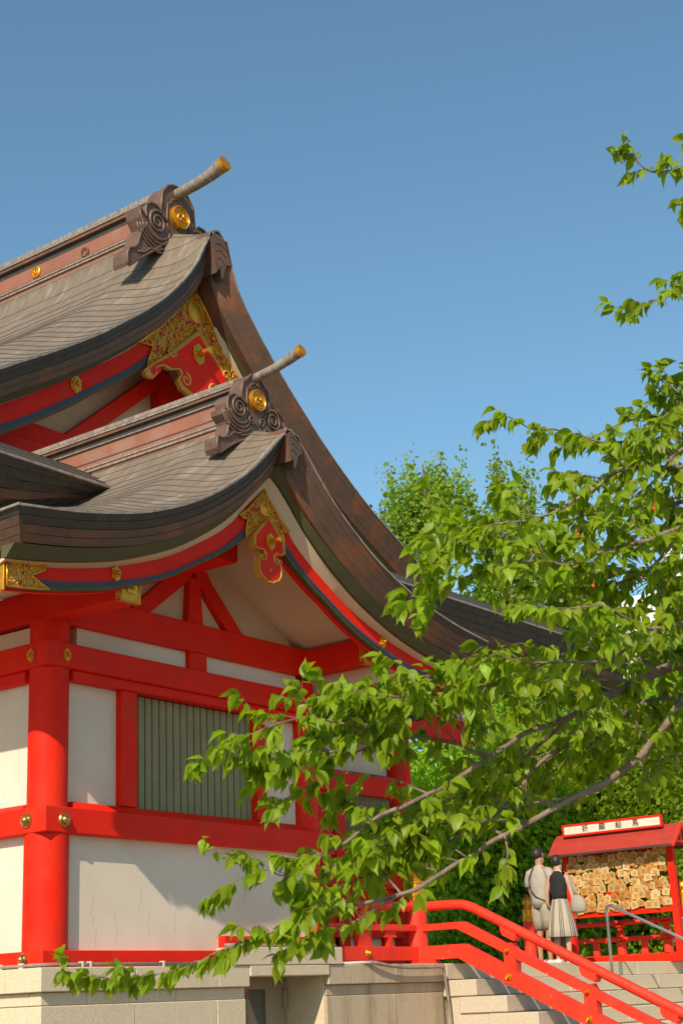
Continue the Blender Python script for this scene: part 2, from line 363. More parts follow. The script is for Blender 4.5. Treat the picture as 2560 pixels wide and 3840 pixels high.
# purlins carrying the overhang
b = MB(); b.box(9.60, 9.85, 9.615, 17.5, 5.168, 5.47, .006); b.build('purlin', red, P)
b = MB(); b.box(13.50, 13.77, 9.715, 13.0, 5.175, 5.456, .006); b.build('purlin', red, P)
box('soffit_panel', board, P, 13.73, 13.76, 9.64, 10.9, 4.965, 5.173, 0)
b = MB(); b.box(13.71, 13.85, 9.62, 10.90, 4.90, 4.963, .004); b.box(13.69, 13.87, 9.60, 10.90, 4.86, 4.898, .004); b.build('band_beam', red, P)
def fitting(c, axis, w, h, name='gilt_cap', m=gold):
    b = MB(); x, y, z = c
    if axis == 'y':
        b.box(x-w/2, x+w/2, y-.012, y, z-h/2, z+h/2, .004)
        t = w*.06
        for (a0, a1, c0, c1) in ((-.5, .5, .44, .5), (-.5, .5, -.5, -.44), (-.5, -.44, -.44, .44), (.44, .5, -.44, .44)):
            b.box(x+a0*w, x+a1*w, y-.022, y-.01, z+c0*h, z+c1*h, .002)
        for i in range(6):
            a = i*math.pi/3; b.lathe((x+.2*w*math.cos(a), y-.012, z+.2*h*math.sin(a)), [(.13*w, 0), (.11*w, .012), (.02*w, .016)], 10, 'y')
        b.lathe((x, y-.012, z), [(.1*w, 0), (.08*w, .022), (.01*w, .028)], 12, 'y')
    return b.build(name, m, P, 'auto')
c_ = fitting((9.727, 9.613, 5.318), 'y', .246, .30)
b = MB(); b.box(9.590, 9.5995, 9.60, 9.66, 5.160, 5.47); b.box(9.59, 9.86, 9.598, 9.66, 5.158, 5.1675); b.build('gilt_edge', gold, P)
c_ = fitting((13.634, 9.713, 5.32), 'y', .27, .29)
b = MB(); b.box(13.490, 13.4995, 9.70, 9.77, 5.165, 5.46); b.box(13.49, 13.78, 9.698, 9.77, 5.163, 5.1745); b.build('gilt_edge', gold, P)
# window with green slats
win = box('window', black, P, 10.80, 12.72, 10.80, 10.84, 3.42, 4.66, 0)
box('window_post', red, win, 10.62, 10.835, 10.60, 10.80, 3.478, 4.613, .005); box('window_post', red, win, 12.66, 12.82, 10.60, 10.80, 3.478, 4.613, .005)
NS = 18
for i in range(NS):
    x = 10.885 + (12.64-10.87)*i/(NS-1)
    b = MB(); b.box(x-.045, x+.043, 10.692, 10.765, 3.478, 4.612, .009)
    b.build('slat', slat, win)
b = MB(); b.box(10.84, 12.66, 10.79, 10.80, 3.48, 4.61); b.build('backing', mat('slat_backing', (.02, .02, .012), .8), win)
# hexagonal gilt fittings and round bosses
def hexfit(c, r, nrm='y', parent=P, name='hexagon_fitting', m=gold):
    b = MB(); x, y, z = c; pts = []
    for i in range(6):
        a = math.pi/2 + i*math.pi/3; pts.append((r*0.86*math.cos(a), r*1.12*math.sin(a)))
    def pr(pts, t0, t1):
        n = len(pts)
        if nrm == 'y': V = [(x+p[0], y-t0, z+p[1]) for p in pts] + [(x+p[0], y-t1, z+p[1]) for p in pts]
        else: V = [(x-t0, y+p[0], z+p[1]) for p in pts] + [(x-t1, y+p[0], z+p[1]) for p in pts]
        b.add(V, [(i, (i+1) % n, (i+1) % n+n, i+n) for i in range(n)] + [tuple(range(n)), tuple(range(n, 2*n))])
    pr(pts, 0, .012); pr([(p[0]*.82, p[1]*.82) for p in pts], .012, .02)
    for i in range(6):
        a = i*math.pi/3; cc = (x+.42*r*math.cos(a), y-.02, z+.42*r*math.sin(a)) if nrm == 'y' else (x-.02, y+.42*r*math.cos(a), z+.42*r*math.sin(a))
        b.lathe(cc, [(.2*r, 0), (.16*r, .014), (.03*r, .018)], 10, nrm)
    cc = (x, y-.02, z) if nrm == 'y' else (x-.02, y, z)
    b.lathe(cc, [(.24*r, 0), (.22*r, .02), (.12*r, .036), (.02*r, .04)], 14, nrm)
    return b.build(name, m, parent, 'auto')
def boss(c, r, nrm='y', parent=P, name='round_boss', m=brass):
    b = MB(); b.lathe(c, [(r, 0), (r*.98, .012), (r*.86, .022), (r*.70, .018), (r*.62, .016), (r*.55, .030), (r*.50, .040), (r*.36, .050), (r*.15, .056), (.002, .058)], 26, nrm)
    return b.build(name, m, parent, 'auto')
hexfit((9.782, 10.50, 4.825), .058); hexfit((9.55, 10.727, 4.823), .060, 'x')
hexfit((13.50, 10.50, 4.825), .058)
boss((9.778, 10.50, 3.28), .070); boss((9.55, 10.748, 3.283), .070, 'x')
boss((13.735, 10.50, 3.29), .068)
boss((9.76, 10.50, 2.062), .060); boss((9.546, 10.75, 2.062), .056, 'x')

# ---- gable roofs
def P3(xc, sg, d, z, y): return (xc + sg*d, y, z)
def strip_sweep(name, m, xc, sg, T, sec, d0, d1, n=28, parent=P, endcap=True, smooth=True):
    """closed section sec = [(vertical drop fn or value, y)] swept along the curve z=T(d)"""
    V = []; k = len(sec); Fs = []
    for i in range(n+1):
        d = d0 + (d1-d0)*i/n
        for (off, y) in sec:
            o_ = interp(off, d) if isinstance(off, list) else off
            V.append(P3(xc, sg, d, interp(T, d)-o_, y))
    for i in range(n):
        for j in range(k):
            Fs.append((i*k+j, i*k+(j+1) % k, (i+1)*k+(j+1) % k, (i+1)*k+j))
    Fs += [tuple(range(k)), tuple(range(n*k, (n+1)*k))]
    b = MB(); b.add(V, Fs); return b.build(name, m, parent, 'auto' if smooth else False)
def addv(T, c): return [(a, v+c) for a, v in T]
def verge(xc, yv, T, sg, dmax, Tn, setb, nrow, plen, mats, sc, eave_x=True):
    """thick copper verge built of separate sheets, rows from the top edge downwards"""
    def pt(d, n, t):
        e = 0.02; m_ = (interp(T, d-e)-interp(T, d+e))/(2*e) if d > e else (interp(T, 0)-interp(T, 2*e))/(2*e)
        q = math.sqrt(1+m_*m_); mm = m_ * min(1, d/0.4) * max(0.0, min(1, (dmax-d)/0.5+.15))
        q2 = math.sqrt(1+mm*mm)
        dd = max(0.0, d - n*mm/q2); dd = min(dd, dmax - t*sst((d-(dmax-.6))/.6))
        return P3(xc, sg, dd, interp(T, d)-n/q2*(1+0.12*(q2-1)), yv + t)
    # arc length table
    N = 400; arc = [0.0]; 
    for i in range(N):
        a = pt(dmax*i/N, 0, 0); c = pt(dmax*(i+1)/N, 0, 0); arc.append(arc[-1] + math.dist(a, c))
    L = arc[-1]
    def d_at(s):
        s = max(0, min(L, s)); lo_, hi_ = 0, N
        while hi_-lo_ > 1:
            mi = (lo_+hi_)//2
            if arc[mi] <= s: lo_ = mi
            else: hi_ = mi
        return dmax*(lo_ + (s-arc[lo_])/max(1e-9, arc[hi_]-arc[lo_]))/N
    for r in range(nrow):
        n0 = Tn*r/nrow; n1 = Tn*(r+1)/nrow; t0 = setb*n0/Tn; t1 = setb*n1/Tn
        s = 0.0 if r % 2 else -plen/2
        while s < L-0.02:
            sa, sb = max(s, 0.0), min(s+plen, L)
            if sb > L - .1: sb = L
            if sb-sa < .03: s = sb; continue
            j = random.uniform(0, .0025); g_ = .0006
            V = []; K = 3
            for i in range(K+1):
                d = d_at(sa+g_+(sb-sa-2*g_)*i/K)
                V += [pt(d, n0+.002, t0-j), pt(d, n1-.003, t1-j+.004*(r % 2)), pt(d, n1-.003, t1+.03), pt(d, n0+.002, t0+.03)]
            Fs = [(i*4+q, i*4+(q+1) % 4, i*4+4+(q+1) % 4, i*4+4+q) for i in range(K) for q in range(4)] + [(3, 2, 1, 0), (K*4, K*4+1, K*4+2, K*4+3)]
            d_m = d_at((sa+sb)/2)
            mm = mats(r, sg, d_m)
            b = MB(); b.add(V, Fs); b.build('verge_sheet', mm, P)
            s = sb
    # dark core behind the sheets and the light top edge
    V = []; n_ = 40
    for i in range(n_+1):
        d = dmax*i/n_
        V += [pt(d, 0.006, .012), pt(d, Tn-.004, setb+.012), pt(d, Tn-.004, setb+.5), pt(d, .006, .5)]
    Fs = [(i*4+q, i*4+(q+1) % 4, i*4+4+(q+1) % 4, i*4+4+q) for i in range(n_) for q in range(4)] + [(3, 2, 1, 0), (n_*4, n_*4+1, n_*4+2, n_*4+3)]
    b = MB(); b.add(V, Fs); b.build('verge_core', brown, P)
    V = []
    for i in range(n_+1):
        d = dmax*i/n_
        V += [pt(d, -.010, -.012), pt(d, .010, -.012), pt(d, .010, .05), pt(d, -.010, .05)]
    b = MB(); b.add(V, Fs); b.build('verge_lip', pat, P)
    return pt
TLo = smooth_table([(0, 7.245), (.10, 7.22), (.3, 6.98), (.5, 6.77), (.77, 6.54), (1.06, 6.345), (1.35, 6.17), (1.6, 6.05), (1.9, 5.93), (2.18, 5.83), (2.44, 5.77), (2.7, 5.71), (3.0, 5.655), (3.4, 5.60), (3.62, 5.575)])
DM = 3.62; YV = 9.12
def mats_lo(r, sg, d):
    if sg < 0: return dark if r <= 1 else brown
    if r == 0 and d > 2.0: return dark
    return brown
YB = 9.52
oBT = [(0, .60), (.5, .57), (1, .49), (2, .42), (3.6, .39)]
oBB = [(0, .86), (.3, .79), (1, .66), (2, .575), (3.6, .51)]
oBG = [(0, .96), (.3, .90), (.6, .80), (1, .71), (2, .64), (3.6, .60)]
def gable_dress(xc, T, sg, yv, yb, dbe, TB, oBT, oBB, oBG, sc, dsof, ywall, drop_s):
    mid = [(a, (interp(oBB, a)*.5 + v*.5)) for a, v in oBG]
    strip_sweep('eave_board', gband, xc, sg, T, [(addv(TB, -.02), yv+.17*sc), (addv(TB, .085*sc), yv+.27*sc), (addv(TB, .085*sc), yv+.33*sc), (addv(TB, -.02), yv+.33*sc)], 0, dbe+.10)
    strip_sweep('eave_board', board, xc, sg, T, [(addv(TB, .07*sc), yv+.29*sc), (addv(oBT, .02), yb+.015), (addv(oBT, .02), yb+.05), (addv(TB, .05*sc), yv+.36*sc)], 0, dbe+.05)
    strip_sweep('bargeboard', red, xc, sg, T, [(oBT, yb), (addv(oBB, .02), yb), (addv(oBB, .02), yb+.07), (oBT, yb+.07)], 0, dbe)
    strip_sweep('painted_moulding', blue, xc, sg, T, [(oBB, yb-.018), (mid, yb-.012), (mid, yb+.05), (oBB, yb+.05)], 0, dbe)
    strip_sweep('painted_moulding', gband, xc, sg, T, [(mid, yb-.006), (oBG, yb+.004), (oBG, yb+.06), (mid, yb+.06)], 0, dbe-.004)
    strip_sweep('bargeboard_backing', red, xc, sg, T, [(addv(oBT, .05), yb+.072), (addv(oBG, .012), yb+.072), (addv(oBG, .012), yb+.125*sc), (addv(oBT, .05), yb+.125*sc)], 0, dbe-.02)
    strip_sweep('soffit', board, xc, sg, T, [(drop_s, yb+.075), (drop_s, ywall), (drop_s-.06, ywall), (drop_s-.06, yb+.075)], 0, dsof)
for sg in (-1, 1):
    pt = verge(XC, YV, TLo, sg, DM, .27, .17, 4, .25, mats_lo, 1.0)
    TB = [(0, .36), (.5, .345), (1, .33), (2, .305), (3.6, .30)]
    gable_dress(XC, TLo, sg, YV, YB, 3.41, TB, oBT, oBB, oBG, 1.0, 3.40, 14.0, .43)
# eave side fascia rows, left eave along the side wall
for r in range(4):
    n0 = .27*r/4; n1 = .27*(r+1)/4; y = 9.12+.17*n0/.27
    s = y; first = .12 if r % 2 else .24
    while s < 14.0:
        e_ = s + first; first = .27
        for sgn in (-1,):
            j = random.uniform(0, .003); xo = XC+sgn*(DM-.17*n0/.27); xi = XC+sgn*(DM-.17*n1/.27)
            zt = 5.575 - .07*sst((s-9.12)/1.6); zt2 = 5.575 - .07*sst((e_-9.12)/1.6)
            b = MB(); V = []
            for (yy, z_, q_) in ((s+.002, zt, (.17*.25 if s == y else 0)), (e_-.002, zt2, 0)):
                V += [(xo-j*-sgn*-1, yy, z_-n0-.002), (xi, yy+q_, z_-n1+.003), (xi-sgn*.03, yy+q_, z_-n1+.003), (xo-sgn*.03, yy, z_-n0-.002)]
            b.add(V, [(0, 1, 5, 4), (1, 2, 6, 5), (2, 3, 7, 6), (3, 0, 4, 7), (3, 2, 1, 0), (4, 5, 6, 7)])
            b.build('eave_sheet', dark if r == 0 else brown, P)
        s = e_
for sgn in (-1, 1):
    b = MB(); V = []; n_ = 16
    for i in range(n_+1):
        y = 9.135 + 4.9*i/n_; zt = 5.575-.07*sst((y-9.12)/1.6)
        V += [(XC+sgn*(DM-.02), max(y, 9.16), zt-.006), (XC+sgn*(DM-.185), max(y, 9.33), zt-.265), (XC+sgn*(DM-.3), max(y, 9.40), zt-.265), (XC+sgn*(DM-.3), max(y, 9.25), zt-.006)]
    Fs = [(i*4+q, i*4+(q+1) % 4, i*4+4+(q+1) % 4, i*4+4+q) for i in range(n_) for q in range(4)] + [(3, 2, 1, 0), (n_*4, n_*4+1, n_*4+2, n_*4+3)]
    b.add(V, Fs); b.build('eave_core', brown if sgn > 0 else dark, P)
    b = MB(); V = []
    for i in range(n_+1):
        y = 9.11 + 4.9*i/n_; zt = 5.575-.07*sst((y-9.12)/1.6)
        V += [(XC+sgn*(DM+.012), y, zt+.012), (XC+sgn*(DM+.012), y, zt-.010), (XC+sgn*(DM-.05), y, zt-.010), (XC+sgn*(DM-.05), y, zt+.012)]
    b.add(V, Fs); b.build('eave_lip', pat, P)
    b = MB(); V = []
    for i in range(n_+1):
        y = 9.39 + 4.6*i/n_; zt = 5.575-.07*sst((y-9.12)/1.6)
        V += [(XC+sgn*(DM-.17), max(9.31,y-.10), zt-.268), (XC+sgn*(DM-.27), y, zt-.33), (XC+sgn*(DM-.4), y, zt-.33), (XC+sgn*(DM-.4), max(9.36,y-.1), zt-.275)]
    b.add(V, Fs); b.build('eave_board', gband, P)
box('gilt_cap', gold, P, 8.135, 8.1585, 9.505, 9.71, 4.96, 5.215, .004)

filig = mat('pierced_gilt_ground', (0.50, 0.24, 0.02), 0.5, 0.2, col2=(0.45, 0.012, 0.004), scale=11, detail=2, lo=.50, hi=.54)
# ---- scrollwork helper: many small relief spirals filling a polygon
def inside(p, poly):
    x, y = p; c = False; n = len(poly)
    for i in range(n):
        x1, y1 = poly[i]; x2, y2 = poly[(i+1) % n]
        if (y1 > y) != (y2 > y) and x < (x2-x1)*(y-y1)/(y2-y1)+x1: c = not c
    return c
def edist(p, poly):
    best = 9
    for i in range(len(poly)):
        a = Vector(poly[i]); c = Vector(poly[(i+1) % len(poly)]); q = Vector(p); ab = c-a
        t = max(0, min(1, (q-a).dot(ab)/max(1e-9, ab.dot(ab)))); best = min(best, (q-a-ab*t).length)
    return best
def spiral(b, cx, cz, y, r, a0, hand, wr, turns=1.5, n=16, pr=5):
    pts = []
    for i in range(n+1):
        t = i/n; rr = r*(1-.82*t); a = a0 + hand*turns*2*math.pi*t
        pts.append((cx+rr*math.cos(a), y, cz+rr*math.sin(a), wr*(1-.45*t)))
    b.tube(pts, pr)
def scrollwork(name, poly, y, r, wr, m, seed, parent=P, rim=True):
    random.seed(seed); b = MB(); xs = [p[0] for p in poly]; zs = [p[1] for p in poly]; C = []
    for _ in range(6000):
        p = (random.uniform(min(xs), max(xs)), random.uniform(min(zs), max(zs)))
        if not inside(p, poly): continue
        e = edist(p, poly)
        if e < r*.45: continue
        rr = min(r, e*1.05)
        if all(math.dist(p, q[0]) > (rr+q[1])*.86 for q in C): C.append((p, rr))
    for p, rr in C:
        spiral(b, p[0], p[1], y, rr*.92, random.uniform(0, 6.28), random.choice((-1, 1)), wr, random.choice((1.0, 1.3, .8)))
        a = random.uniform(0, 6.28); q = (p[0]+1.25*rr*math.cos(a), p[1]+1.25*rr*math.sin(a))
        if inside(q, poly): b.tube([(p[0]+.8*rr*math.cos(a+.8), y, p[1]+.8*rr*math.sin(a+.8), wr*.9), (q[0], y+.002, q[1], wr*.6)], 5)
    if rim: b.tube([(x, y, z, wr*1.15) for x, z in poly+[poly[0]]], 6)
    return b.build(name, m, parent, True)
def plate(name, poly, y0, y1, m, parent=P):
    b = MB(); b.prism_y(poly, y0, y1); o = b.build(name, m, parent); return o
def mirr(L, c=0): return L + [(-x, z) for x, z in L[::-1] if abs(x) > 1e-4]
def shift(L, dx, dz=0): return [(x+dx, z+dz) for x, z in L]
# lower apex plate (gilt) and hanging pendant
half = [(0, 6.68), (-.12, 6.55), (-.27, 6.40), (-.40, 6.31), (-.33, 6.285), (-.27, 6.30), (-.30, 6.20), (-.31, 6.09), (-.245, 6.14), (-.13, 6.245), (0, 6.35)]
ap = shift(half + [(-x, z) for x, z in half[1:-1][::-1]], XC)
plate('gilt_plate_ground', ap, YB-.022, YB-.019, filig); scrollwork('gilt_scrollwork', ap, YB-.026, .036, .0088, gold, 5)
b = MB(); b.lathe((XC, YB-.022, 6.47), [(.085, 0), (.08, .012), (.06, .014), (.055, .008), (.03, .016), (.002, .02)], 22, 'y'); b.build('gilt_disc', gold, P, 'auto')
gh = [(0, 6.36), (-.12, 6.24), (-.23, 6.14), (-.245, 6.03), (-.19, 5.995), (-.10, 6.0), (-.06, 5.965), (-.065, 5.915), (-.11, 5.885), (-.145, 5.905), (-.15, 5.935), (-.175, 5.93), (-.178, 5.82), (-.170, 5.76), (-.13, 5.71), (-.07, 5.69), (-.03, 5.665), (0, 5.675)]
gp = shift(gh + [(-x, z) for x, z in gh[1:-1][::-1]], XC)
pend = plate('gable_pendant', gp, YB-.075, YB-.005, ochre)
plate('pendant_face', [(XC+(x-XC)*.86, 6.0+(z-6.0)*.93) for x, z in gp], YB-.082, YB-.0745, red, pend)
b = MB(); b.tube([(x, YB-.078, z, .009) for x, z in gp+[gp[0]]], 6)
for s_ in (-1, 1): spiral(b, XC+s_*.105, 5.925, YB-.08, .05, math.pi/2, s_, .011, 1.3)
b.lathe((XC, YB-.08, 5.80), [(.018, 0), (.012, .012), (.002, .014)], 10, 'y'); b.build('pendant_rim', ochre, pend, True)
h_ = hexfit((XC, YB-.084, 6.10), .085, 'y', pend); b = MB(); b.lathe((XC, YB-.10, 6.10), [(.022, 0), (.022, .10), (.026, .105), (.026, .12), (.004, .125)], 12, 'y'); b.build('gilt_peg', gold, pend, 'auto')
# eave end plate on the lower bargeboard and hexagon fittings
def on_board(T, oT, oB, d0, d1, xc, sg, n=8, taper=True):
    top = [(xc+sg*d, interp(T, d)-interp(oT, d)) for d in [d0+(d1-d0)*i/n for i in range(n+1)]]
    bot = [(xc+sg*d, interp(T, d)-interp(oB, d)) for d in [d0+(d1-d0)*i/n for i in range(n+1)]]
    return top, bot
top, bot = on_board(TLo, oBT, oBG, 2.98, 3.41, XC, -1)
ep = [top[-1], *top[:-1][::-1], (top[0][0]-.02, top[0][1]-.05), (top[3][0]+.0, (top[3][1]+bot[3][1])/2), (bot[0][0]+.04, bot[0][1]+.0), *bot[1:]]
plate('gilt_plate_ground', ep, YB-.030, YB-.024, filig); scrollwork('gilt_scrollwork', ep, YB-.032, .042, .0095, gold, 11)
top, bot = on_board(TLo, oBT, oBG, 2.98, 3.41, XC, 1)
ep = [top[-1], *top[:-1][::-1], (top[3][0], (top[3][1]+bot[3][1])/2), *bot]
plate('gilt_plate_ground', ep, YB-.030, YB-.024, filig); scrollwork('gilt_scrollwork', ep, YB-.032, .052, .0085, gold, 12)
for sg, d in ((-1, 2.12), (1, 2.02)):
    hexfit((XC+sg*d, YB-.002, interp(TLo, d)-(interp(oBT, d)+interp(oBB, d))/2-.005), .068)

# ---- roof surfaces laid in courses
def surf(xc, sg, T, yv, hh, dfade, roll, fan, dm, sori=0.0):
    def f(d, y):
        q = y - yv
        dd = d - fan*math.exp(-q/(roll*.45))*min(1, d/.5)*max(0, min(1, (dm-d)/.5))
        dd = max(0.0, dd)
        h = hh*sst(q/roll)*(1 - .85*sst((dd-dfade)/(dm-dfade)))
        z = interp(T, dd) + h - sori*sst(q/1.6)*sst((dd-dfade)/(dm-dfade))
        return (xc+sg*dd, y, z)
    return f
def courses(f, lines, y0, y1, m, n=44, pw=1.7, name='roof_course', lip=.010):
    ys = [y0 + (y1-y0)*(i/n)**pw for i in range(n+1)]
    for k in range(len(lines)-1):
        a, c = lines[k], lines[k+1]; V = []
        for y in ys:
            p = f(a, y); q = f(c, y); r_ = f((a+c)/2, y)
            V += [(p[0], p[1], p[2]+.002), (r_[0], r_[1], r_[2]+.004+lip*.5), (q[0], q[1], q[2]+lip), (q[0]*1.0, q[1], q[2]-.006)]
        Fs = [(i*4+q_, i*4+q_+1, i*4+5+q_, i*4+4+q_) for i in range(n) for q_ in range(3)]
        b = MB(); b.add(V, Fs); o = mk(name, b.v, b.f, [m, shade_grime], P, True)
        o.data.polygons.foreach_set('material_index', [1 if i % 3 == 2 else 0 for i in range(len(b.f))]); o.data.set_sharp_from_angle(angle=R(40))
fl = surf(XC, -1, TLo, YV, .26, 2.4, 1.0, .26, DM, .07)
fr = surf(XC, 1, TLo, YV, .26, 2.4, 1.0, .26, DM, .07)
LN = [0.02] + [.14+ (3.61-.14)*(i/24)**1.0 for i in range(25)]
courses(fl, LN, YV, 13.8, cop)
courses(fr, LN, YV, 13.8, cop, n=26)

# upper roof
XU, YU = 15.64, 13.6
TUL = smooth_table([(0, 12.83), (.2, 12.73), (.28, 12.48), (.45, 12.13), (.71, 11.78), (.99, 11.46), (1.30, 11.16), (1.64, 10.88), (2.04, 10.58), (2.40, 10.31), (2.90, 9.98), (3.38, 9.68), (3.85, 9.41), (4.15, 9.22), (4.85, 8.85), (5.92, 8.35), (6.5, 8.05), (7.3, 7.6), (8.3, 6.95)], 1)
TUR = smooth_table([(0, 12.83), (.2, 12.73), (.25, 12.40), (.41, 12.0), (.64, 11.70), (.98, 11.33), (1.24, 11.07), (1.58, 10.75), (1.96, 10.42), (2.35, 10.10), (2.74, 9.81), (3.15, 9.53), (3.55, 9.28), (4.19, 8.95), (4.85, 8.63), (5.40, 8.34), (5.92, 8.09), (6.5, 7.85), (7.3, 7.45), (8.3, 6.95)], 1)
DU = 5.95
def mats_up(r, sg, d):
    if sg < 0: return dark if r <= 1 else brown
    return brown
uBT = [(0, .74), (1, .55), (2.4, .46), (6, .45)]; uBB = [(0, 1.05), (1, .85), (2, .77), (6, .72)]; uBG = [(0, 1.22), (1, 1.0), (2, .90), (6, .87)]
random.seed(21)
for sg, T in ((-1, TUL), (1, TUR)):
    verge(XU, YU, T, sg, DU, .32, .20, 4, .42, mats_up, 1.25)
    gable_dress(XU, T, sg, YU, 14.1, 5.7, [(0, .42), (1, .38), (6, .34)], uBT, uBB, uBG, 1.3, 6.0, 18.0, .62)
ful = surf(XU, -1, TUL, YU, .42, 5.2, 1.5, .42, 8.3); fur = surf(XU, 1, TUR, YU, .42, 5.2, 1.5, .42, 8.3)
LU = [0.03] + [.25 + (5.95-.25)*i/28 for i in range(29)]
courses(ful, LU, YU, 19.0, cop, n=44, lip=.016); courses(fur, LU, YU, 19.0, cop, n=20, lip=.016)
# lower part of the main slopes, beyond the gable foot
for f_, nm in ((ful, 'roof_slope'), (fur, 'roof_slope')):
    V = []; 
    for y in (14.6, 17.0, 19.0):
        for d in (5.95, 6.6, 7.3, 8.3): V.append(f_(d, y))
    b = MB(); b.add(V, [(r_*4+c, r_*4+c+1, r_*4+5+c, r_*4+4+c) for r_ in range(2) for c in range(3)]); b.build(nm, cop, P)
# upper gable wall and its timbers
YW = 14.9
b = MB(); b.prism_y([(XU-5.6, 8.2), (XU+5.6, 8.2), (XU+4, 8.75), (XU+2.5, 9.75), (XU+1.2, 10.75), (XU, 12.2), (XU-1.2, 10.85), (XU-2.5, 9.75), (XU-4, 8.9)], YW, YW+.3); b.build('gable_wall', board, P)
b = MB(); b.box(XU-5.2, XU+5.2, YW-.22, YW-.02, 8.98, 9.24, .01); b.build('gable_beam', red, P)
b = MB(); b.box(XU-5.3, XU+5.3, YW-.30, YW-.03, 8.66, 8.95, .01); b.build('gable_beam', red, P)
b = MB(); b.box(XU-5.4, XU+5.4, YW-.36, YW-.04, 8.36, 8.63, .01); b.build('gable_beam', red, P)
b = MB(); b.box(XU-.14, XU+.14, YW-.20, YW-.02, 9.24, 10.8, .01); b.build('king_post', red, P)
for s_ in (-1, 1):
    b = MB(); b.prism_y([(XU+s_*2.01, 9.24), (XU+s_*1.67, 9.24), (XU+s_*.05, 10.585), (XU+s_*.05, 10.87), (XU+s_*.30, 10.66)], YW-.18-.003*s_, YW-.02); b.build('truss_strut', red, P)
# upper gilt apex plate
hu = [(0.0, 11.98), (-.40, 11.50), (-.80, 11.08), (-1.25, 10.69), (-1.06, 10.74), (-.93, 10.75), (-.98, 10.62), (-1.06, 10.40), (-.85, 10.545), (-.60, 10.74), (-.30, 11.03), (0, 11.36)]
au = shift(hu + [(-x, z) for x, z in hu[1:-1][::-1]], XU)
plate('gilt_plate_ground', au, 14.072, 14.078, filig); scrollwork('gilt_scrollwork', au, 14.066, .066, .017, gold, 9)
b = MB(); b.lathe((XU, 14.072, 11.62), [(.19, 0), (.185, .02), (.15, .025), (.145, .015), (.08, .03), (.002, .035)], 30, 'y'); b.build('gilt_disc', gold, P, 'auto')
cu = [(0.0, 11.30), (-.634, 10.70), (-1.03, 10.40), (-1.16, 10.28), (-1.122, 10.205), (-1.008, 10.206), (-.911, 10.315), (-.93, 10.40), (-.79, 10.485), (-.636, 10.461), (-.437, 10.534), (-.377, 10.469), (-.459, 10.325), (-.381, 10.23), (-.241, 10.184), (-.10, 10.14), (0, 10.13)]
cp = shift(cu + [(-x, z) for x, z in cu[1:-1][::-1]], XU)
pend2 = plate('gable_pendant', cp, 14.02, 14.09, ochre)
plate('pendant_face', [(XU+(x-XU)*.90, 10.75+(z-10.75)*.86) for x, z in cp], 14.008, 14.022, red, pend2)
b = MB(); b.tube([(x, 14.02, z, .018) for x, z in cp+[cp[0]]], 6)
for s_ in (-1, 1): spiral(b, XU+s_*.30, 10.40, 14.01, .11, math.pi/2, s_, .026, 1.3); spiral(b, XU+s_*.60, 10.75, 14.01, .09, 0, s_, .022, 1.2)
b.build('pendant_rim', ochre, pend2, True)
hexfit((XU-.03, 14.0, 10.89), .16, 'y', pend2); b = MB(); b.lathe((XU-.03, 13.96, 10.89), [(.045, 0), (.045, .16), (.055, .17), (.055, .20), (.01, .21)], 12, 'y'); b.build('gilt_peg', gold, pend2, 'auto')
hexfit((13.231, 14.095, 9.706), .125)
hexfit((XU+2.4, 14.095, 9.72), .125)
for s_, T_ in ((-1, TUL), (1, TUR)):
    t_, bt = on_board(T_, uBT, uBG, 3.98, 5.68, XU, s_, 6)
    ep = [*t_, *bt[::-1]][:]
    plate('gilt_plate_ground', ep, 14.06, 14.075, filig); scrollwork('gilt_scrollwork', ep, 14.055, .09, .016, gold, 13+s_)
# peak covers
def peak(xc, yv, pts, lines, r_):
    b = MB(); b.prism_y([(xc+x, z) for x, z in pts], yv-.012, yv+.25); pc = b.build('peak_cover', brown, P)
    b = MB()
    for ln_ in lines: b.tube([(xc+x, yv-.013, z, r_) for x, z in ln_], 5)
    b.build('seam', dark, pc, True)
    b = MB(); b.tube([(xc+x, yv-.012, z, r_*1.8) for x, z in pts[:4]], 6); b.build('peak_lip', pat, pc, True)
peak(XC, YV, [(-.10, 7.19), (-.10, 7.235), (.125, 7.195), (.165, 7.02), (.10, 6.98), (.055, 6.84), (.02, 6.93), (-.03, 6.89), (-.05, 7.02)],
     [[(-.04, 7.15), (.02, 7.17), (.10, 7.12)], [(-.035, 7.08), (.02, 7.10), (.09, 7.05)], [(-.02, 7.01), (.02, 7.03), (.07, 6.98)]], .0035)
peak(XU, YU, [(-.20, 12.66), (-.20, 12.735), (.20, 12.70), (.29, 12.34), (.17, 12.30), (.09, 12.06), (.03, 12.22), (-.06, 12.10), (-.10, 12.36)],
     [[(-.08, 12.58), (.04, 12.62), (.18, 12.54)], [(-.07, 12.46), (.04, 12.50), (.16, 12.42)], [(-.04, 12.34), (.04, 12.38), (.13, 12.30)]], .006)

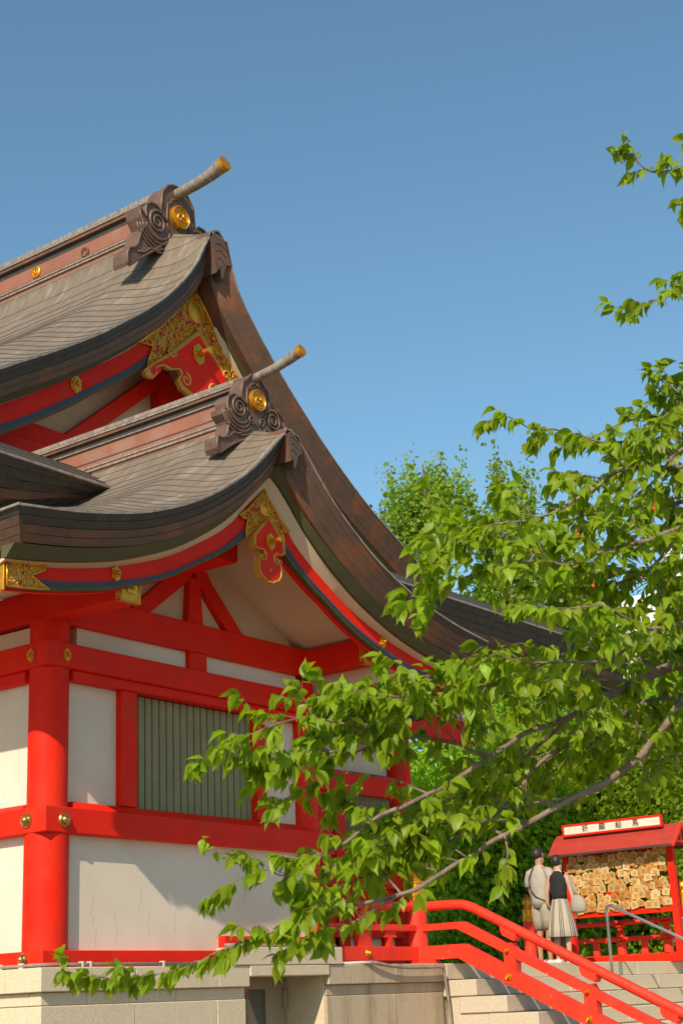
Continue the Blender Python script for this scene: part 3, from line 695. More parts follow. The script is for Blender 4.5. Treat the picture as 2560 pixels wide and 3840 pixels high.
# ---- ridges: stepped box sections
def ridge(xc, y0, y1, levels, rake=0.0):
    """levels: (z0, z1, halfwidth, material)"""
    for z0, z1, hw, m_ in levels:
        b = MB(); n = 12; V = []
        for i in range(n+1):
            y = y0 + (y1-y0)*i/n; dz = rake*math.exp(-(y-y0)/1.2)
            V += [(xc-hw, y, z0+dz), (xc+hw, y, z0+dz), (xc+hw, y, z1+dz), (xc-hw, y, z1+dz)]
        b.add(V, [(i*4+q, i*4+(q+1) % 4, i*4+4+(q+1) % 4, i*4+4+q) for i in range(n) for q in range(4)] + [(3, 2, 1, 0), (n*4, n*4+1, n*4+2, n*4+3)])
        b.build('ridge_course', m_, P)
ridge(XC, 9.75, 13.9, [(7.05, 7.27, .165, cop), (7.272, 7.43, .135, salmon), (7.432, 7.455, .155, pat), (7.457, 7.475, .140, salmon), (7.477, 7.50, .150, pat), (7.502, 7.54, .140, salmon), (7.542, 7.556, .146, brown),
                       (7.558, 7.72, .125, salmon), (7.722, 7.735, .150, pat), (7.737, 7.80, .128, dark), (7.802, 7.835, .165, brown), (7.837, 7.86, .178, pat), (7.862, 7.875, .165, brown), (7.877, 7.925, .150, pat), (7.927, 7.95, .11, pat)], .02)
ridge(XU, 14.55, 19.2, [(12.3, 12.93, .30, cop), (12.932, 13.10, .22, salmon), (13.102, 13.13, .25, pat), (13.132, 13.16, .23, salmon), (13.162, 13.19, .245, pat), (13.192, 13.215, .23, brown),
                        (13.217, 13.46, .21, salmon), (13.462, 13.56, .21, dark), (13.562, 13.62, .27, brown), (13.622, 13.65, .29, pat), (13.652, 13.67, .27, brown), (13.672, 13.76, .25, pat), (13.762, 13.80, .18, pat)], .03)
# ---- ridge-end ornaments
def ornament(xc, yf, outl, zc, rdisc, depth, sc, tube_pts, name='ridge_ornament'):
    L = outl
    poly = [(xc+x, z) for x, z in L] + [(xc-x, z) for x, z in L[::-1]]
    b = MB(); b.prism_y(poly, yf, yf+depth); o = b.build(name, orncop, P); 
    # raised rim following the outline
    b = MB(); b.tube([(x, yf-.004, z, .014*sc) for x, z in poly], 6); b.build('ornament_rim', orncop, o, True)
    b = MB()
    for s_ in (-1, 1):
        # shoulder volute
        for k_, rr in enumerate((.115, .085, .055)):
            pass
        cx, cz = xc+s_*.275*sc, zc-.15*sc
        spiral(b, cx, cz, yf-.012, .125*sc, math.pi*.15 if s_ < 0 else math.pi*.85, -s_, .017*sc, 2.1, 34, 6)
        for k_ in range(4):   # cloud waves under the volute
            r_ = (.165+.042*k_)*sc; pts = []
            for i in range(14):
                a = R(200 + 120*i/13) if s_ < 0 else R(340 - 120*i/13)
                pts.append((cx+r_*math.cos(a), yf-.008, cz+r_*math.sin(a)*1.05, .012*sc))
            b.tube(pts, 6)
        # foot wave
        pts = [(xc+s_*x*sc, yf-.008, zc+z*sc, .013*sc) for x, z in ((.20, -.40), (.30, -.45), (.38, -.46), (.46, -.53), (.54, -.55))]
        b.tube(pts, 6)
        spiral(b, xc+s_*.085*sc, zc-.235*sc, yf-.014, .055*sc, 0, s_, .012*sc, 1.6, 20, 6)
        # inner niche frame
        b.tube([(xc+s_*x*sc, yf-.008, zc+z*sc, .011*sc) for x, z in ((0, .205), (.085, .165), (.105, .12), (.14, .10), (.15, -.02), (.15, -.12), (.10, -.20))], 6)
    b.build('ornament_relief', orncop, o, True)
    b = MB(); b.lathe((xc, yf, zc), [(rdisc*1.04, 0), (rdisc*1.04, .02*sc), (rdisc, .05*sc), (rdisc*.9, .056*sc), (rdisc*.86, .045*sc), (.002, .045*sc)], 40, 'y')
    d_ = b.build('crest_disc', gold, o, 'auto'); b = MB(); yy = yf-.048*sc
    b.tube([(xc+rdisc*.72*math.cos(a*math.pi/20), yy, zc+rdisc*.72*math.sin(a*math.pi/20), rdisc*.035) for a in range(41)], 6, False)
    for k_ in range(3):
        a0 = k_*2*math.pi/3
        pts = [(xc+rdisc*(.22+.40*t)*math.cos(a0+2.4*t), yy, zc+rdisc*(.22+.40*t)*math.sin(a0+2.4*t), rdisc*(.13*(1-t)+.02)) for t in [i/12 for i in range(13)]]
        b.tube(pts, 6)
    b.build('crest_relief', gold, d_, True)
    # ridge-cover tube projecting over the ornament, flared gilt end
    b = MB(); b.tube(tube_pts, 28); tb = b.build('ridge_horn', pat, P, 'auto')
    e = tube_pts[-1]; q = Vector(e[:3]); dr_ = (Vector(e[:3])-Vector(tube_pts[-2][:3])).normalized()
    b = MB(); r_ = e[3]
    b.tube([tuple(q-dr_*.045*sc)+(r_*1.0+.004,), tuple(q+dr_*.004)+(r_*1.03,), tuple(q+dr_*.005)+(r_*.84,), tuple(q-dr_*.03*sc)+(r_*.80,), tuple(q-dr_*.031*sc)+(.003,)], 32)
    b.build('horn_cap', gold, tb, 'auto')
    return o
olo = [(0, 7.985), (-.07, 7.975), (-.14, 7.90), (-.20, 7.86), (-.225, 7.77), (-.235, 7.63), (-.29, 7.665), (-.37, 7.665), (-.44, 7.62), (-.465, 7.545), (-.445, 7.465), (-.53, 7.46), (-.52, 7.405), (-.45, 7.345), (-.44, 7.315), (-.46, 7.26), (-.47, 7.195), (-.49, 7.155), (-.55, 7.125), (-.615, 7.13), (-.632, 7.07), (-.628, 7.0), (-.59, 6.955), (-.39, 7.10), (-.12, 7.25)]
ornament(XC, 9.58, olo, 7.69, .118, .17, 1.0, [(XC, 9.85, 7.93, .048), (XC, 9.58, 7.955, .048), (XC, 9.3, 7.99, .050), (XC, 9.1, 8.035, .054), (XC, 8.93, 8.09, .062)])
ouo = [(0, 13.88), (-.12, 13.87), (-.23, 13.81), (-.30, 13.72), (-.35, 13.65), (-.365, 13.47), (-.39, 13.29), (-.475, 13.37), (-.605, 13.365), (-.70, 13.29), (-.72, 13.18), (-.705, 13.07), (-.86, 13.20), (-.815, 13.04), (-.715, 12.90), (-.79, 12.84), (-.84, 12.70), (-.895, 12.53), (-.95, 12.46), (-1.07, 12.41), (-1.11, 12.30), (-1.10, 12.18), (-1.07, 12.12), (-.70, 12.44), (-.22, 12.85)]
ornament(XU, 14.42, ouo, 13.33, .19, .30, 1.66, [(XU, 14.8, 13.72, .085), (XU, 14.42, 13.76, .086), (XU, 14.0, 13.79, .090), (XU, 13.7, 13.84, .10), (XU, 13.42, 13.93, .122)])
for (x, y, z, r_) in ((XU-.215, 17.40, 13.335, .105),):
    b = MB(); b.lathe((x, y, z), [(r_, 0), (r_*.98, .02), (r_*.8, .03), (r_*.75, .02), (.002, .02)], 24, 'x'); d_ = b.build('crest_disc', gold, P, 'auto')
    b = MB()
    for k_ in range(3):
        a0 = k_*2.09; b.tube([(x-.024, y+r_*(.2+.4*t)*math.cos(a0+2.4*t), z+r_*(.2+.4*t)*math.sin(a0+2.4*t), r_*(.14*(1-t)+.02)) for t in [i/8 for i in range(9)]], 6)
    b.build('crest_relief', gold, d_, True)
b = MB(); b.tube([(XU-.24, 16.24+.075*math.cos(a*math.pi/10), 13.30+.075*math.sin(a*math.pi/10), .013) for a in range(21)], 6, False); b.build('lifting_ring', brown, P, True)

# ---- skirt roof of the main hall (faces -Y)
YE, ZE = 11.1, 6.93
def skz(y):
    q = y-YE
    return ZE + (.575*q if q < 1.1 else .6325+.43*(q-1.1))
def skirt(x0, x1, y_end=14.95):
    N = 15
    for k in range(N):
        ya = YE + (y_end-YE)*k/N; yb_ = YE + (y_end-YE)*(k+1)/N
        n = 10; V = []
        for i in range(n+1):
            x = x0 + (x1-x0)*i/n
            V += [(x, ya, skz(ya)-.004), (x, ya, skz(ya)+.022), (x, yb_, skz(yb_)+.004)]
        b = MB(); b.add(V, [(i*3+q, i*3+q+1, i*3+4+q, i*3+3+q) for i in range(n) for q in range(2)]); o = mk('roof_course', b.v, b.f, [cop, shade_grime], P)
        o.data.polygons.foreach_set('material_index', [1 if i % 2 == 0 else 0 for i in range(len(b.f))])
def skirt_eave(x0, x1, tipl=False):
    Tn, sb = .40, .22
    for r in range(4):
        n0, n1 = Tn*r/4, Tn*(r+1)/4; x = x0 + (.2 if r % 2 else 0)
        first = True
        while x < x1-.05:
            e_ = min(x+.42, x1)
            if first: xa = x0; first = False
            else: xa = x
            V = []
            for xx in (xa+.002, e_-.002):
                y0_, y1_ = YE+sb*n0/Tn, YE+sb*n1/Tn
                tp = 1 - .75*sst((xx-(x1-1.5))/1.5) if x1 < 12 else 1
                V += [(xx, y0_, ZE-n0*tp-.002), (xx, y1_, ZE-n1*tp+.003*tp), (xx, y1_+.03, ZE-n1*tp+.003*tp), (xx, y0_+.03, ZE-n0*tp-.002)]
            b = MB(); b.add(V, [(0, 1, 5, 4), (1, 2, 6, 5), (2, 3, 7, 6), (3, 0, 4, 7), (3, 2, 1, 0), (4, 5, 6, 7)])
            b.build('eave_sheet', dark if r <= 2 else brown, P); x = e_
    xe = x1-1.4 if x1 < 12 else x1
    b = MB(); b.prism_x([(YE+.012, ZE-.006), (YE+sb+.012, ZE-Tn+.004), (YE+1.2, ZE-Tn+.004), (YE+1.2, ZE+.3)], x0, xe); b.build('eave_core', dark, P)
    b = MB(); b.box(x0, x1, YE-.014, YE+.05, ZE-.012, ZE+.014, .003); b.build('eave_lip', pat, P)
    b = MB(); b.prism_x([(YE+.20, ZE-.405), (YE+.34, ZE-.52), (YE+.9, ZE-.52), (YE+.9, ZE-.405)], x0, xe); b.build('eave_board', gband, P)
    b = MB(); b.prism_x([(YE+.34, ZE-.525), (YE+2.0, ZE-.10), (YE+2.0, ZE-.02), (YE+.34, ZE-.46)], x0, xe); b.build('soffit', board, P)
skirt(7.3, XC-.16); skirt(XC+.16, 23.1); skirt_eave(7.3, 10.95); skirt_eave(XC+.75, 23.1)
b = MB(); b.prism_x([(YE+.40, ZE-.74), (YE+.40, ZE-.53), (YE+.50, ZE-.53), (YE+.50, ZE-.74)], XC+.8, 20.5); b.build('eave_beam', red, P)
# ---- hall wall behind the stairs (y = 13)
YH = 13.0
def hbox(n_, x0, x1, z0, z1, y0=YH, m=red, dy=.25, c=.006): return box(n_, m, P, x0, x1, y0, y0+dy, z0, z1, c)
hbox('wall_panel', 13.6, 18.7, 1.99, 6.7, YH+.10, white, .2, 0)
hbox('frieze_beam', 13.6, 20.9, 6.02, 6.34, YH-.12); hbox('frieze_panel', 13.6, 20.7, 5.80, 6.02, YH-.02, white, .2, 0); hbox('frieze_beam', 13.6, 20.8, 5.46, 5.80, YH-.08)
hbox('wall_rail', 13.6, 18.7, 4.42, 4.73, YH-.04); hbox('wall_rail', 13.6, 18.7, 3.12, 3.40, YH-.04); hbox('wall_rail', 13.6, 18.7, 2.44, 2.62, YH-.04); hbox('sill_beam', 13.6, 18.9, 1.99, 2.20, YH-.06)
hbox('door_panel', 16.9, 18.6, 2.62, 3.12, YH+.04, red, .1)
for (a, c) in ((16.72, 17.10), (17.20, 17.44), (14.9, 15.2)): hbox('door_post', a, c, 2.2, 4.42, YH+.0)
w2 = hbox('window', 17.44, 18.62, 3.40, 4.42, YH+.07, black, .04, 0)
for i in range(11):
    x = 17.50 + .104*i
    b = MB(); b.add([(x-.038, YH+.055, 3.40), (x, YH+.01, 3.40), (x+.036, YH+.055, 3.40), (x-.038, YH+.055, 4.42), (x, YH+.01, 4.42), (x+.036, YH+.055, 4.42)], [(0, 1, 4, 3), (1, 2, 5, 4), (2, 0, 3, 5), (0, 2, 1), (3, 4, 5)])
    b.build('slat', slat, w2)
lathe_part('column', red, (18.84, YH+.05, 1.98), [(.205, 0), (.205, 4.0)], 32)
for i in range(9):
    hbox('wall_post', 13.9+.55*i, 13.99+.55*i, 2.20, 2.44, YH+.02)
hbox('wall_panel', 8.0, 9.68, 1.99, 6.7, YH+.10, white, .2, 0); hbox('wall_rail', 8.0, 9.6, 4.42, 4.73, YH-.02); hbox('frieze_beam', 7.9, 9.6, 6.02, 6.34, YH-.04)
box('wall_panel', white, P, 7.95, 8.1, YH+.3, 18.6, 1.99, 7.0, 0); box('wall_panel', white, P, 8.0, 9.5, YH+.12, YH+.3, 0.0, 1.99, 0)
# bamboo blind and hanging lantern
bl = root('bamboo_blind', (17.3, 12.9, 5.0), 'dark bamboo blind hung below the eave beam behind the leaves', 'blind')
bamb = mat('smoked_bamboo', (0.075, 0.045, 0.030), 0.7, col2=(0.11, 0.065, 0.04), scale=9, stretch=(1, 1, 6))
for i in range(14):
    b = MB(); b.cyl((16.5, 12.86, 5.80-.05*i), (18.55, 12.86, 5.80-.05*i), .022, .022, 8); b.build('bamboo_slat', bamb, bl, True)
ln = root('hanging_lantern', (18.2, 12.3, 5.55), 'dark metal hexagonal lantern hanging under the eave beside the cherry leaves', 'lantern')
b = MB(); b.lathe((18.2, 12.3, 5.5), [(.19, .28), (.25, .30), (.25, .33), (.05, .42), (.01, .46)], 6); b.build('lantern_roof', dark, ln)
b = MB(); b.lathe((18.2, 12.3, 5.5), [(.15, 0), (.17, .02), (.17, .27)], 6); b.build('lantern_body', board, ln)
b = MB(); b.lathe((18.2, 12.3, 5.46), [(.20, 0), (.22, .02), (.22, .045), (.15, .05)], 6); b.build('lantern_base', dark, ln)
b = MB(); b.cyl((18.2, 12.3, 5.9), (18.2, 12.3, 6.4), .008, .008, 6); b.build('lantern_chain', dark, ln)

# ------------------------------------------------------------------ balustrade beside the stairs
def newel(name, x, y, z, h, r, label, capm=gold, group=None):
    t = root(name, (x, y, z), label, 'post', group)
    b = MB(); b.lathe((x, y, z), [(r, 0), (r, h*.93), (r*.93, h)], 28); b.build('post', redw, t, 'auto')
    b = MB(); b.lathe((x, y, z+h), [(r*.98, 0), (r*1.02, .02), (r*1.02, .05), (r*.9, .06), (r*.9, .16), (r*1.0, .17), (r*1.0, .19), (r*.6, .21), (r*.55, .23), (r*.8, .27), (r*.85, .31), (r*.65, .36), (r*.3, .40), (.004, .44)], 24)
    b.build('gilt_finial', capm, t, 'auto'); return t
ra = root('stair_balustrade', (15.95, 10.8, 1.98), 'vermilion balustrade turning at its gilt capped newel and running down the stone steps', 'balustrade')
XR0, XR1 = 15.885, 16.005   # outer / inner faces
YBD = 10.21
def zslope(y, z0): return z0 if y > YBD else z0 - .497*(YBD-y)
def rail_poly(z_lo, z_hi, y0, y1, dz=0):
    pts = [(y1, z_lo), (y1, z_hi), (YBD-.03, z_hi), (y0, zslope(y0, z_hi)), (y0, zslope(y0, z_lo)), (YBD+.06, z_lo)]
    return pts
for nm, zl, zh, x0_, x1_ in (('bottom_board', 2.035, 2.195, XR0, XR1), ('middle_rail', 2.375, 2.45, XR0+.005, XR1-.005)):
    b = MB(); b.prism_x(rail_poly(zl, zh, 5.2, 10.80), x0_, x1_); b.build(nm, redw, ra)
b = MB(); b.box(13.95, 15.88, 10.80, 10.92, 2.035, 2.195, .006); b.build('bottom_board', redw, ra)
b = MB(); b.box(13.72, 15.88, 10.805, 10.915, 2.375, 2.45, .006); b.build('middle_rail', redw, ra)
for (a, c) in ((15.72, 15.88),): box('shoe_block', redw, ra, a, c, 10.80, 10.92, 1.98, 2.034, .004)
box('shoe_block', redw, ra, XR0, XR1, 10.60, 10.80, 1.98, 2.034, .004)
b = MB(); rr = .058; hz = 2.66
pts = [(15.945, 10.72, hz+.005, rr), (15.945, 10.45, hz, rr), (15.945, 10.28, hz-.004, rr)]
for i in range(7):
    a = i/6; pts.append((15.945, 10.22-.20*a, hz-.006-.0*a - .050*a*a*2*.5, rr))
pts = pts[:3] + [(15.945, 10.20, hz-.012, rr), (15.945, 10.12, hz-.032, rr), (15.945, 10.04, hz-.062, rr)]
y = 9.9
while y > 5.1: pts.append((15.945, y, hz-.062-.499*(10.04-y), rr)); y -= .4
b.tube(pts, 20); b.build('hand_rail', redw, ra, 'auto')
b = MB(); b.tube([(13.6, 10.86, 2.665, rr), (15.93, 10.86, 2.665, rr)], 20); b.build('hand_rail', redw, ra, 'auto')
# corner newel of the balustrade
t = newel('newel_post', 15.955, 10.885, 1.98, .80, .135, 'round vermilion newel post with gilt cap at the stair head, corner of the balustrade')
# intermediate posts along the slope
def slope_post(y, parent=ra):
    zb = zslope(y, 2.035); zm = zslope(y, 2.375); zh = hz-.062-.499*(10.04-y)-.05 if y < 10 else hz-.05
    x = 15.945; b = MB()
    prof = [(.082, 0), (.082, .30*1), ]
    h = zh - zb
    z0 = zb-.02; hw = .078
    out = [(-hw, z0), (hw, z0), (hw, z0+h*.62), (hw*.95, z0+h*.70), (hw*.55, z0+h*.76), (hw*.55, z0+h*.80), (-hw*.55, z0+h*.80), (-hw*.55, z0+h*.76), (-hw*.95, z0+h*.70), (-hw, z0+h*.62)]
    V = [(x-.052, y+a, z) for a, z in out] + [(x+.068, y+a, z) for a, z in out]; n = len(out)
    b.add(V, [(i, (i+1) % n, (i+1) % n+n, i+n) for i in range(n)] + [tuple(range(n))[::-1], tuple(range(n, 2*n))])
    b.build('rail_post', redw, parent)
    b = MB(); sl_ = .499
    q = [(-.10, -.10*sl_), (.10, .10*sl_), (.10, .10*sl_-.06), (.075, .075*sl_-.10), (-.075, -.075*sl_-.10), (-.10, -.10*sl_-.06)]
    V = [(x-.060, y+a, zh+z+.012) for a, z in q] + [(x+.070, y+a, zh+z+.012) for a, z in q]; n = len(q)
    b.add(V, [(i, (i+1) % n, (i+1) % n+n, i+n) for i in range(n)] + [tuple(range(n))[::-1], tuple(range(n, 2*n))]); b.build('post_saddle', redw, parent)
    boss((XR0-.001, y+.02, zm+.04-.01), .030, 'x', parent, 'round_boss', gold); boss((XR0-.001, y+.02, zb+.08), .042, 'x', parent, 'round_boss', gold)
    b = MB(); 
    for k_ in range(5):
        yy = y-.10+.05*k_; b.lathe((15.945, yy, hz-.062-.499*(10.04-yy)+.052), [(.030, -.004), (.022, .003), (.004, .005)], 8)
    b.build('gilt_sheath', gold, parent, True)
for y in (9.56, 8.56, 7.62, 6.66, 5.7): slope_post(y)
b = MB(); x = 14.78
b.prism_y([(x-.10, 2.196), (x+.14, 2.196), (x+.14, 2.374), (x-.10, 2.374)], 10.82, 10.90); b.prism_y([(x-.11, 2.451), (x+.15, 2.451), (x+.13, 2.56), (x+.06, 2.62), (x-.03, 2.62), (x-.10, 2.54)], 10.82, 10.90); b.build('rail_post', redw, ra)
b = MB(); b.prism_y([(15.2, 2.30), (15.45, 2.30), (15.42, 2.374), (15.22, 2.374)], 10.83, 10.89); b.box(15.28, 15.36, 10.83, 10.89, 2.196, 2.30); b.build('rail_post', redw, ra)
boss((14.80, 10.798, 2.41), .034, 'y', ra, 'round_boss', gold); boss((14.80, 10.798, 2.12), .045, 'y', ra, 'round_boss', gold)

# pipes along the stonework
pp_ = root('grey_pipe', (11, 10.44, 2.0), 'thin grey brown conduit clipped along the foot of the hall on the granite coping', 'pipe')
b = MB(); b.tube([(9.50, 12.5, 2.004, .016), (9.50, 10.52, 2.004, .016), (9.53, 10.455, 2.004, .016), (9.60, 10.43, 2.004, .016), (11.90, 10.44, 2.004, .016)], 10); b.build('conduit', pipeM, pp_, True)
b = MB(); b.tube([(11.95, 10.47, 2.178, .020), (13.50, 10.47, 2.178, .020)], 10); b.tube([(13.50, 10.47, 2.18, .032), (13.66, 10.46, 2.185, .034), (13.74, 10.46, 2.17, .026)], 12); b.build('conduit', pipeM, pp_, True)
b = MB()
for (x, y) in ((9.5, 11.0), (9.5, 10.72), (9.95, 10.437), (10.05, 10.437), (11.0, 10.44)): b.box(x-.012, x+.012, y-.03, y+.03, 1.981, 2.03, .003)
b.build('pipe_clip', pvc, pp_)
dp = root('drain_pipe', (15.0, 10.33, 1.9), 'slim brown drain pipe sagging across the coping and dropping beside the steps', 'pipe')
b = MB(); b.tube([(13.95, 10.62, 1.997, .017), (14.16, 10.40, 1.999, .017), (14.28, 10.35, 1.995, .017)], 10); b.build('white_pipe', pvc, dp, True)
b = MB(); b.tube([(14.24, 10.37, 1.998, .020), (14.34, 10.345, 1.990, .022), (14.6, 10.335, 1.955, .018), (14.8, 10.335, 1.94, .016), (15.02, 10.335, 1.934, .016), (15.35, 10.335, 1.934, .016), (15.60, 10.335, 1.938, .016), (15.66, 10.34, 1.93, .018), (15.69, 10.34, 1.87, .016), (15.745, 10.34, 1.5, .016), (15.79, 10.34, 1.1, .016), (15.80, 10.34, 0.0, .016)], 10)
b.build('pipe_run', pipeM, dp, True)
#@@PART2
import numpy as np
# ------------------------------------------------------------------ things on the platform
# votive tablet stand: long axis along Y, facing -X
sd = root('tablet_stand', (22.0, 11.15, PLZ), 'red roofed wooden stand with a white sign board and rows of hanging prayer tablets', 'prayer stand')
XS = 22.0; ya, yb2 = 10.25, 12.05
roofred = mat('weathered_shaded_red', (0.42, 0.035, 0.018), 0.6, col2=(0.33, 0.03, 0.018), scale=6, bump=.2, bscale=40)  # weathered red, darkened further so the colour carries the roof's shade
for y in (ya, yb2): 
    b = MB(); b.box(XS-.05, XS+.05, y-.05, y+.05, PLZ, 3.80, .006); b.build('post', red, sd)
for z0, z1 in ((2.70, 2.775), (3.02, 3.06), (3.30, 3.34), (3.62, 3.66)):
    box('cross_rail', red, sd, XS-.025, XS+.025, ya+.05, yb2-.05, z0, z1, .004)
box('foot_beam', red, sd, XS-.10, XS+.06, ya-.12, yb2+.12, PLZ+.001, PLZ+.12, .006)
for s_ in (-1, 1):
    pts = [(XS+.02, 4.00), (XS+.02, 3.955), (XS+s_*.14, 3.80), (XS+s_*.24, 3.70), (XS+s_*.30, 3.655), (XS+s_*.32, 3.675), (XS+s_*.25, 3.745), (XS+s_*.15, 3.86)]
    b = MB(); b.prism_y([(x+ .0005*s_, z) for x, z in pts], 10.05, 12.20); b.build('roof_board', roofred, sd)
    b = MB(); b.prism_y([(XS+s_*.33, 3.64), (XS+s_*.33, 3.665), (XS+s_*.27, 3.715), (XS+s_*.27, 3.66)], 10.04, 12.21); b.build('eave_edge', dark, sd)
    b = MB(); b.prism_y([(XS, 4.02), (XS, 3.955), (XS+s_*.14, 3.80), (XS+s_*.35, 3.63), (XS+s_*.36, 3.67), (XS+s_*.15, 3.88)], 10.015, 10.048); b.build('bargeboard', redw, sd)
box('gable_rail', redw, sd, XS-.2, XS+.2, 10.055, 10.09, 3.70, 3.74, .003); box('gable_stud', redw, sd, XS-.02, XS+.02, 10.05, 10.085, 3.74, 3.98, .003)
sb_ = box('sign_board', white, sd, XS-.115, XS-.085, 10.315, 11.985, 3.990, 4.115, .002)
b = MB()
for a in ((10.285, 12.015, 4.116, 4.145), (10.285, 12.015, 3.960, 3.989), (10.285, 10.314, 3.989, 4.116), (11.986, 12.015, 3.989, 4.116)): b.box(XS-.125, XS-.08, *a)
b.build('sign_frame', red, sb_)
ink = mat('black_ink', (0.015, 0.012, 0.010), 0.7)
for ch, y in zip('祈願絵馬', (11.61, 11.31, 11.02, 10.73)):
    cu_ = bpy.data.curves.new('sign_character', 'FONT'); cu_.body = ch; cu_.size = .115; cu_.align_x = 'CENTER'; cu_.align_y = 'CENTER'; cu_.extrude = .0015; cu_.offset = .0012
    tmp = bpy.data.objects.new('tmp', cu_); COL.objects.link(tmp)
    dg = bpy.context.evaluated_depsgraph_get(); me = bpy.data.meshes.new_from_object(tmp.evaluated_get(dg)); bpy.data.objects.remove(tmp)
    M_ = Matrix(((0, 0, -1, XS-.1175), (-1, 0, 0, y), (0, 1, 0, 4.052), (0, 0, 0, 1))); me.transform(M_); me.transform(Matrix.Translation(-wloc(sb_)))
    me.materials.clear(); me.materials.append(ink)
    o = bpy.data.objects.new('sign_character', me); COL.objects.link(o); o.parent = sb_
# tablets, each a thing
random.seed(31)
woods = [mat('tablet_wood_%d' % i, c, 0.75, col2=tuple(v*.86 for v in c), scale=14, stretch=(1, 5, 1)) for i, c in enumerate([(.58, .33, .10), (.50, .24, .045), (.64, .42, .17), (.44, .18, .03)])]
inkp = mat('faded_ink', (0.10, 0.06, 0.04), 0.8); cordm = mat('red_cord', (0.60, .03, .03), .8); cordw = mat('white_cord', (0.72, .66, .6), .8)
def tab_mesh(kind):
    w, h = .064, .056
    pts = [(-w, -h), (w, -h), (w, h*.55), (0, h*1.15), (-w, h*.55)] if kind == 0 else ([(-w, -h), (w, -h), (w, h*.8), (w*.7, h), (-w*.7, h), (-w, h*.8)] if kind == 1 else [(-w*.7, -h*1.15), (w*.7, -h*1.15), (w*.9, h*.5), (0, h*1.2), (-w*.9, h*.5)])
    return pts
TM = {}
for kind in (0, 1, 2):
    for wi, wd in enumerate(woods):
        b = MB(); b.prism_x([(-a, c) for a, c in tab_mesh(kind)], -.004, .004)
        me = bpy.data.meshes.new('prayer_tablet'); me.from_pydata(b.v, [], b.f); me.materials.append(wd); me.update()
        bm = bmesh.new(); bm.from_mesh(me); bmesh.ops.recalc_face_normals(bm, faces=bm.faces); bm.to_mesh(me); bm.free(); TM[(kind, wi)] = me
b = MB()
for k in range(5):
    b.box(-.0052, -.0045, -.032+.004*(k % 2), .032-.006*(k % 3), .018-.012*k, .022-.012*k)
tx = bpy.data.meshes.new('handwriting'); tx.from_pydata(b.v, [], b.f); tx.materials.append(inkp)
b = MB(); b.tube([(-.002, 0, .04, .003), (0.006, .004, .085, .003)], 5); cdm = []
for mm in (cordm, cordw):
    q = bpy.data.meshes.new('cord'); q.from_pydata(b.v, [], b.f); q.materials.append(mm); cdm.append(q)
rows = [(3.59, 0), (3.46, .5), (3.335, 0), (3.21, .5), (3.09, 0), (2.965, .5), (2.85, 0)]
for z, off in rows:
    y = 10.36 + off*.058
    while y < 11.97:
        for lay in range(random.choice((1, 2, 2, 3))):
            o = bpy.data.objects.new('prayer_tablet', TM[(random.choice((0, 0, 1, 2)), random.choice((0, 0, 1, 2, 2, 3)))])
            COL.objects.link(o); sc_ = random.uniform(.85, 1.12)
            o.location = (XS-.045-.013*lay-random.uniform(0, .008), y+random.uniform(-.025, .025), z+random.uniform(-.04, .04))
            o.rotation_euler = (random.gauss(0, .13), random.gauss(-.10, .10), random.gauss(0, .16)); o.scale = (1, sc_, sc_)
            tag(o, 'small bare wooden prayer tablet with handwriting, hanging in the rows of the red stand', 'prayer tablet', 'wooden prayer tablets hanging on the red stand')
            h = bpy.data.objects.new('handwriting', tx); COL.objects.link(h); h.parent = o
            if random.random() < .6:
                c_ = bpy.data.objects.new('cord', random.choice(cdm)); COL.objects.link(c_); c_.parent = o
        y += random.uniform(.095, .14)
# rear balustrade behind the stand, along Y at x = 22.6 and newels
rb = root('rear_balustrade', (22.65, 11.8, PLZ), 'low vermilion balustrade behind the prayer tablet stand, trees beyond it', 'balustrade')
XB = 22.65
b = MB(); b.tube([(XB, 10.3, 2.62, .04), (XB, 13.2, 2.62, .04)], 12); b.build('hand_rail', redw, rb, True)
box('middle_rail', redw, rb, XB-.03, XB+.03, 10.3, 13.2, 2.33, 2.40, .004); box('bottom_board', redw, rb, XB-.04, XB+.04, 10.3, 13.2, PLZ+.02, PLZ+.15, .004)
for y in (10.75, 11.55, 12.4):
    b = MB(); b.lathe((XB, y, PLZ+.15), [(.075, 0), (.075, .20)], 14); b.lathe((XB, y, PLZ+.15), [(.07, .27), (.07, .33), (.045, .36), (.045, .40), (.085, .43), (.085, .46)], 14); b.build('rail_post', redw, rb, 'auto')
    boss((XB-.031, y, 2.365), .03, 'x', rb, 'round_boss', gold)
for y in (11.15, 12.0): box('short_post', redw, rb, XB-.028, XB+.028, y-.05, y+.05, PLZ+.15, 2.33, .004)
newel('newel_post', 22.55, 13.15, PLZ, .76, .10, 'vermilion newel post with gilt cap behind the man, at the platform corner')
nr = newel('newel_post', 22.35, 10.27, PLZ, .80, .12, 'vermilion newel post with gilt cap and a white notice at the right picture edge')
box('paper_notice', white, nr, 22.21, 22.218, 10.14, 10.33, 2.32, 2.62, 0)
b = MB()
for k in range(5): b.box(22.207, 22.2095, 10.16, 10.31-.02*(k % 2), 2.57-.045*k, 2.585-.045*k)
b.build('printed_lines', cordm, nr)
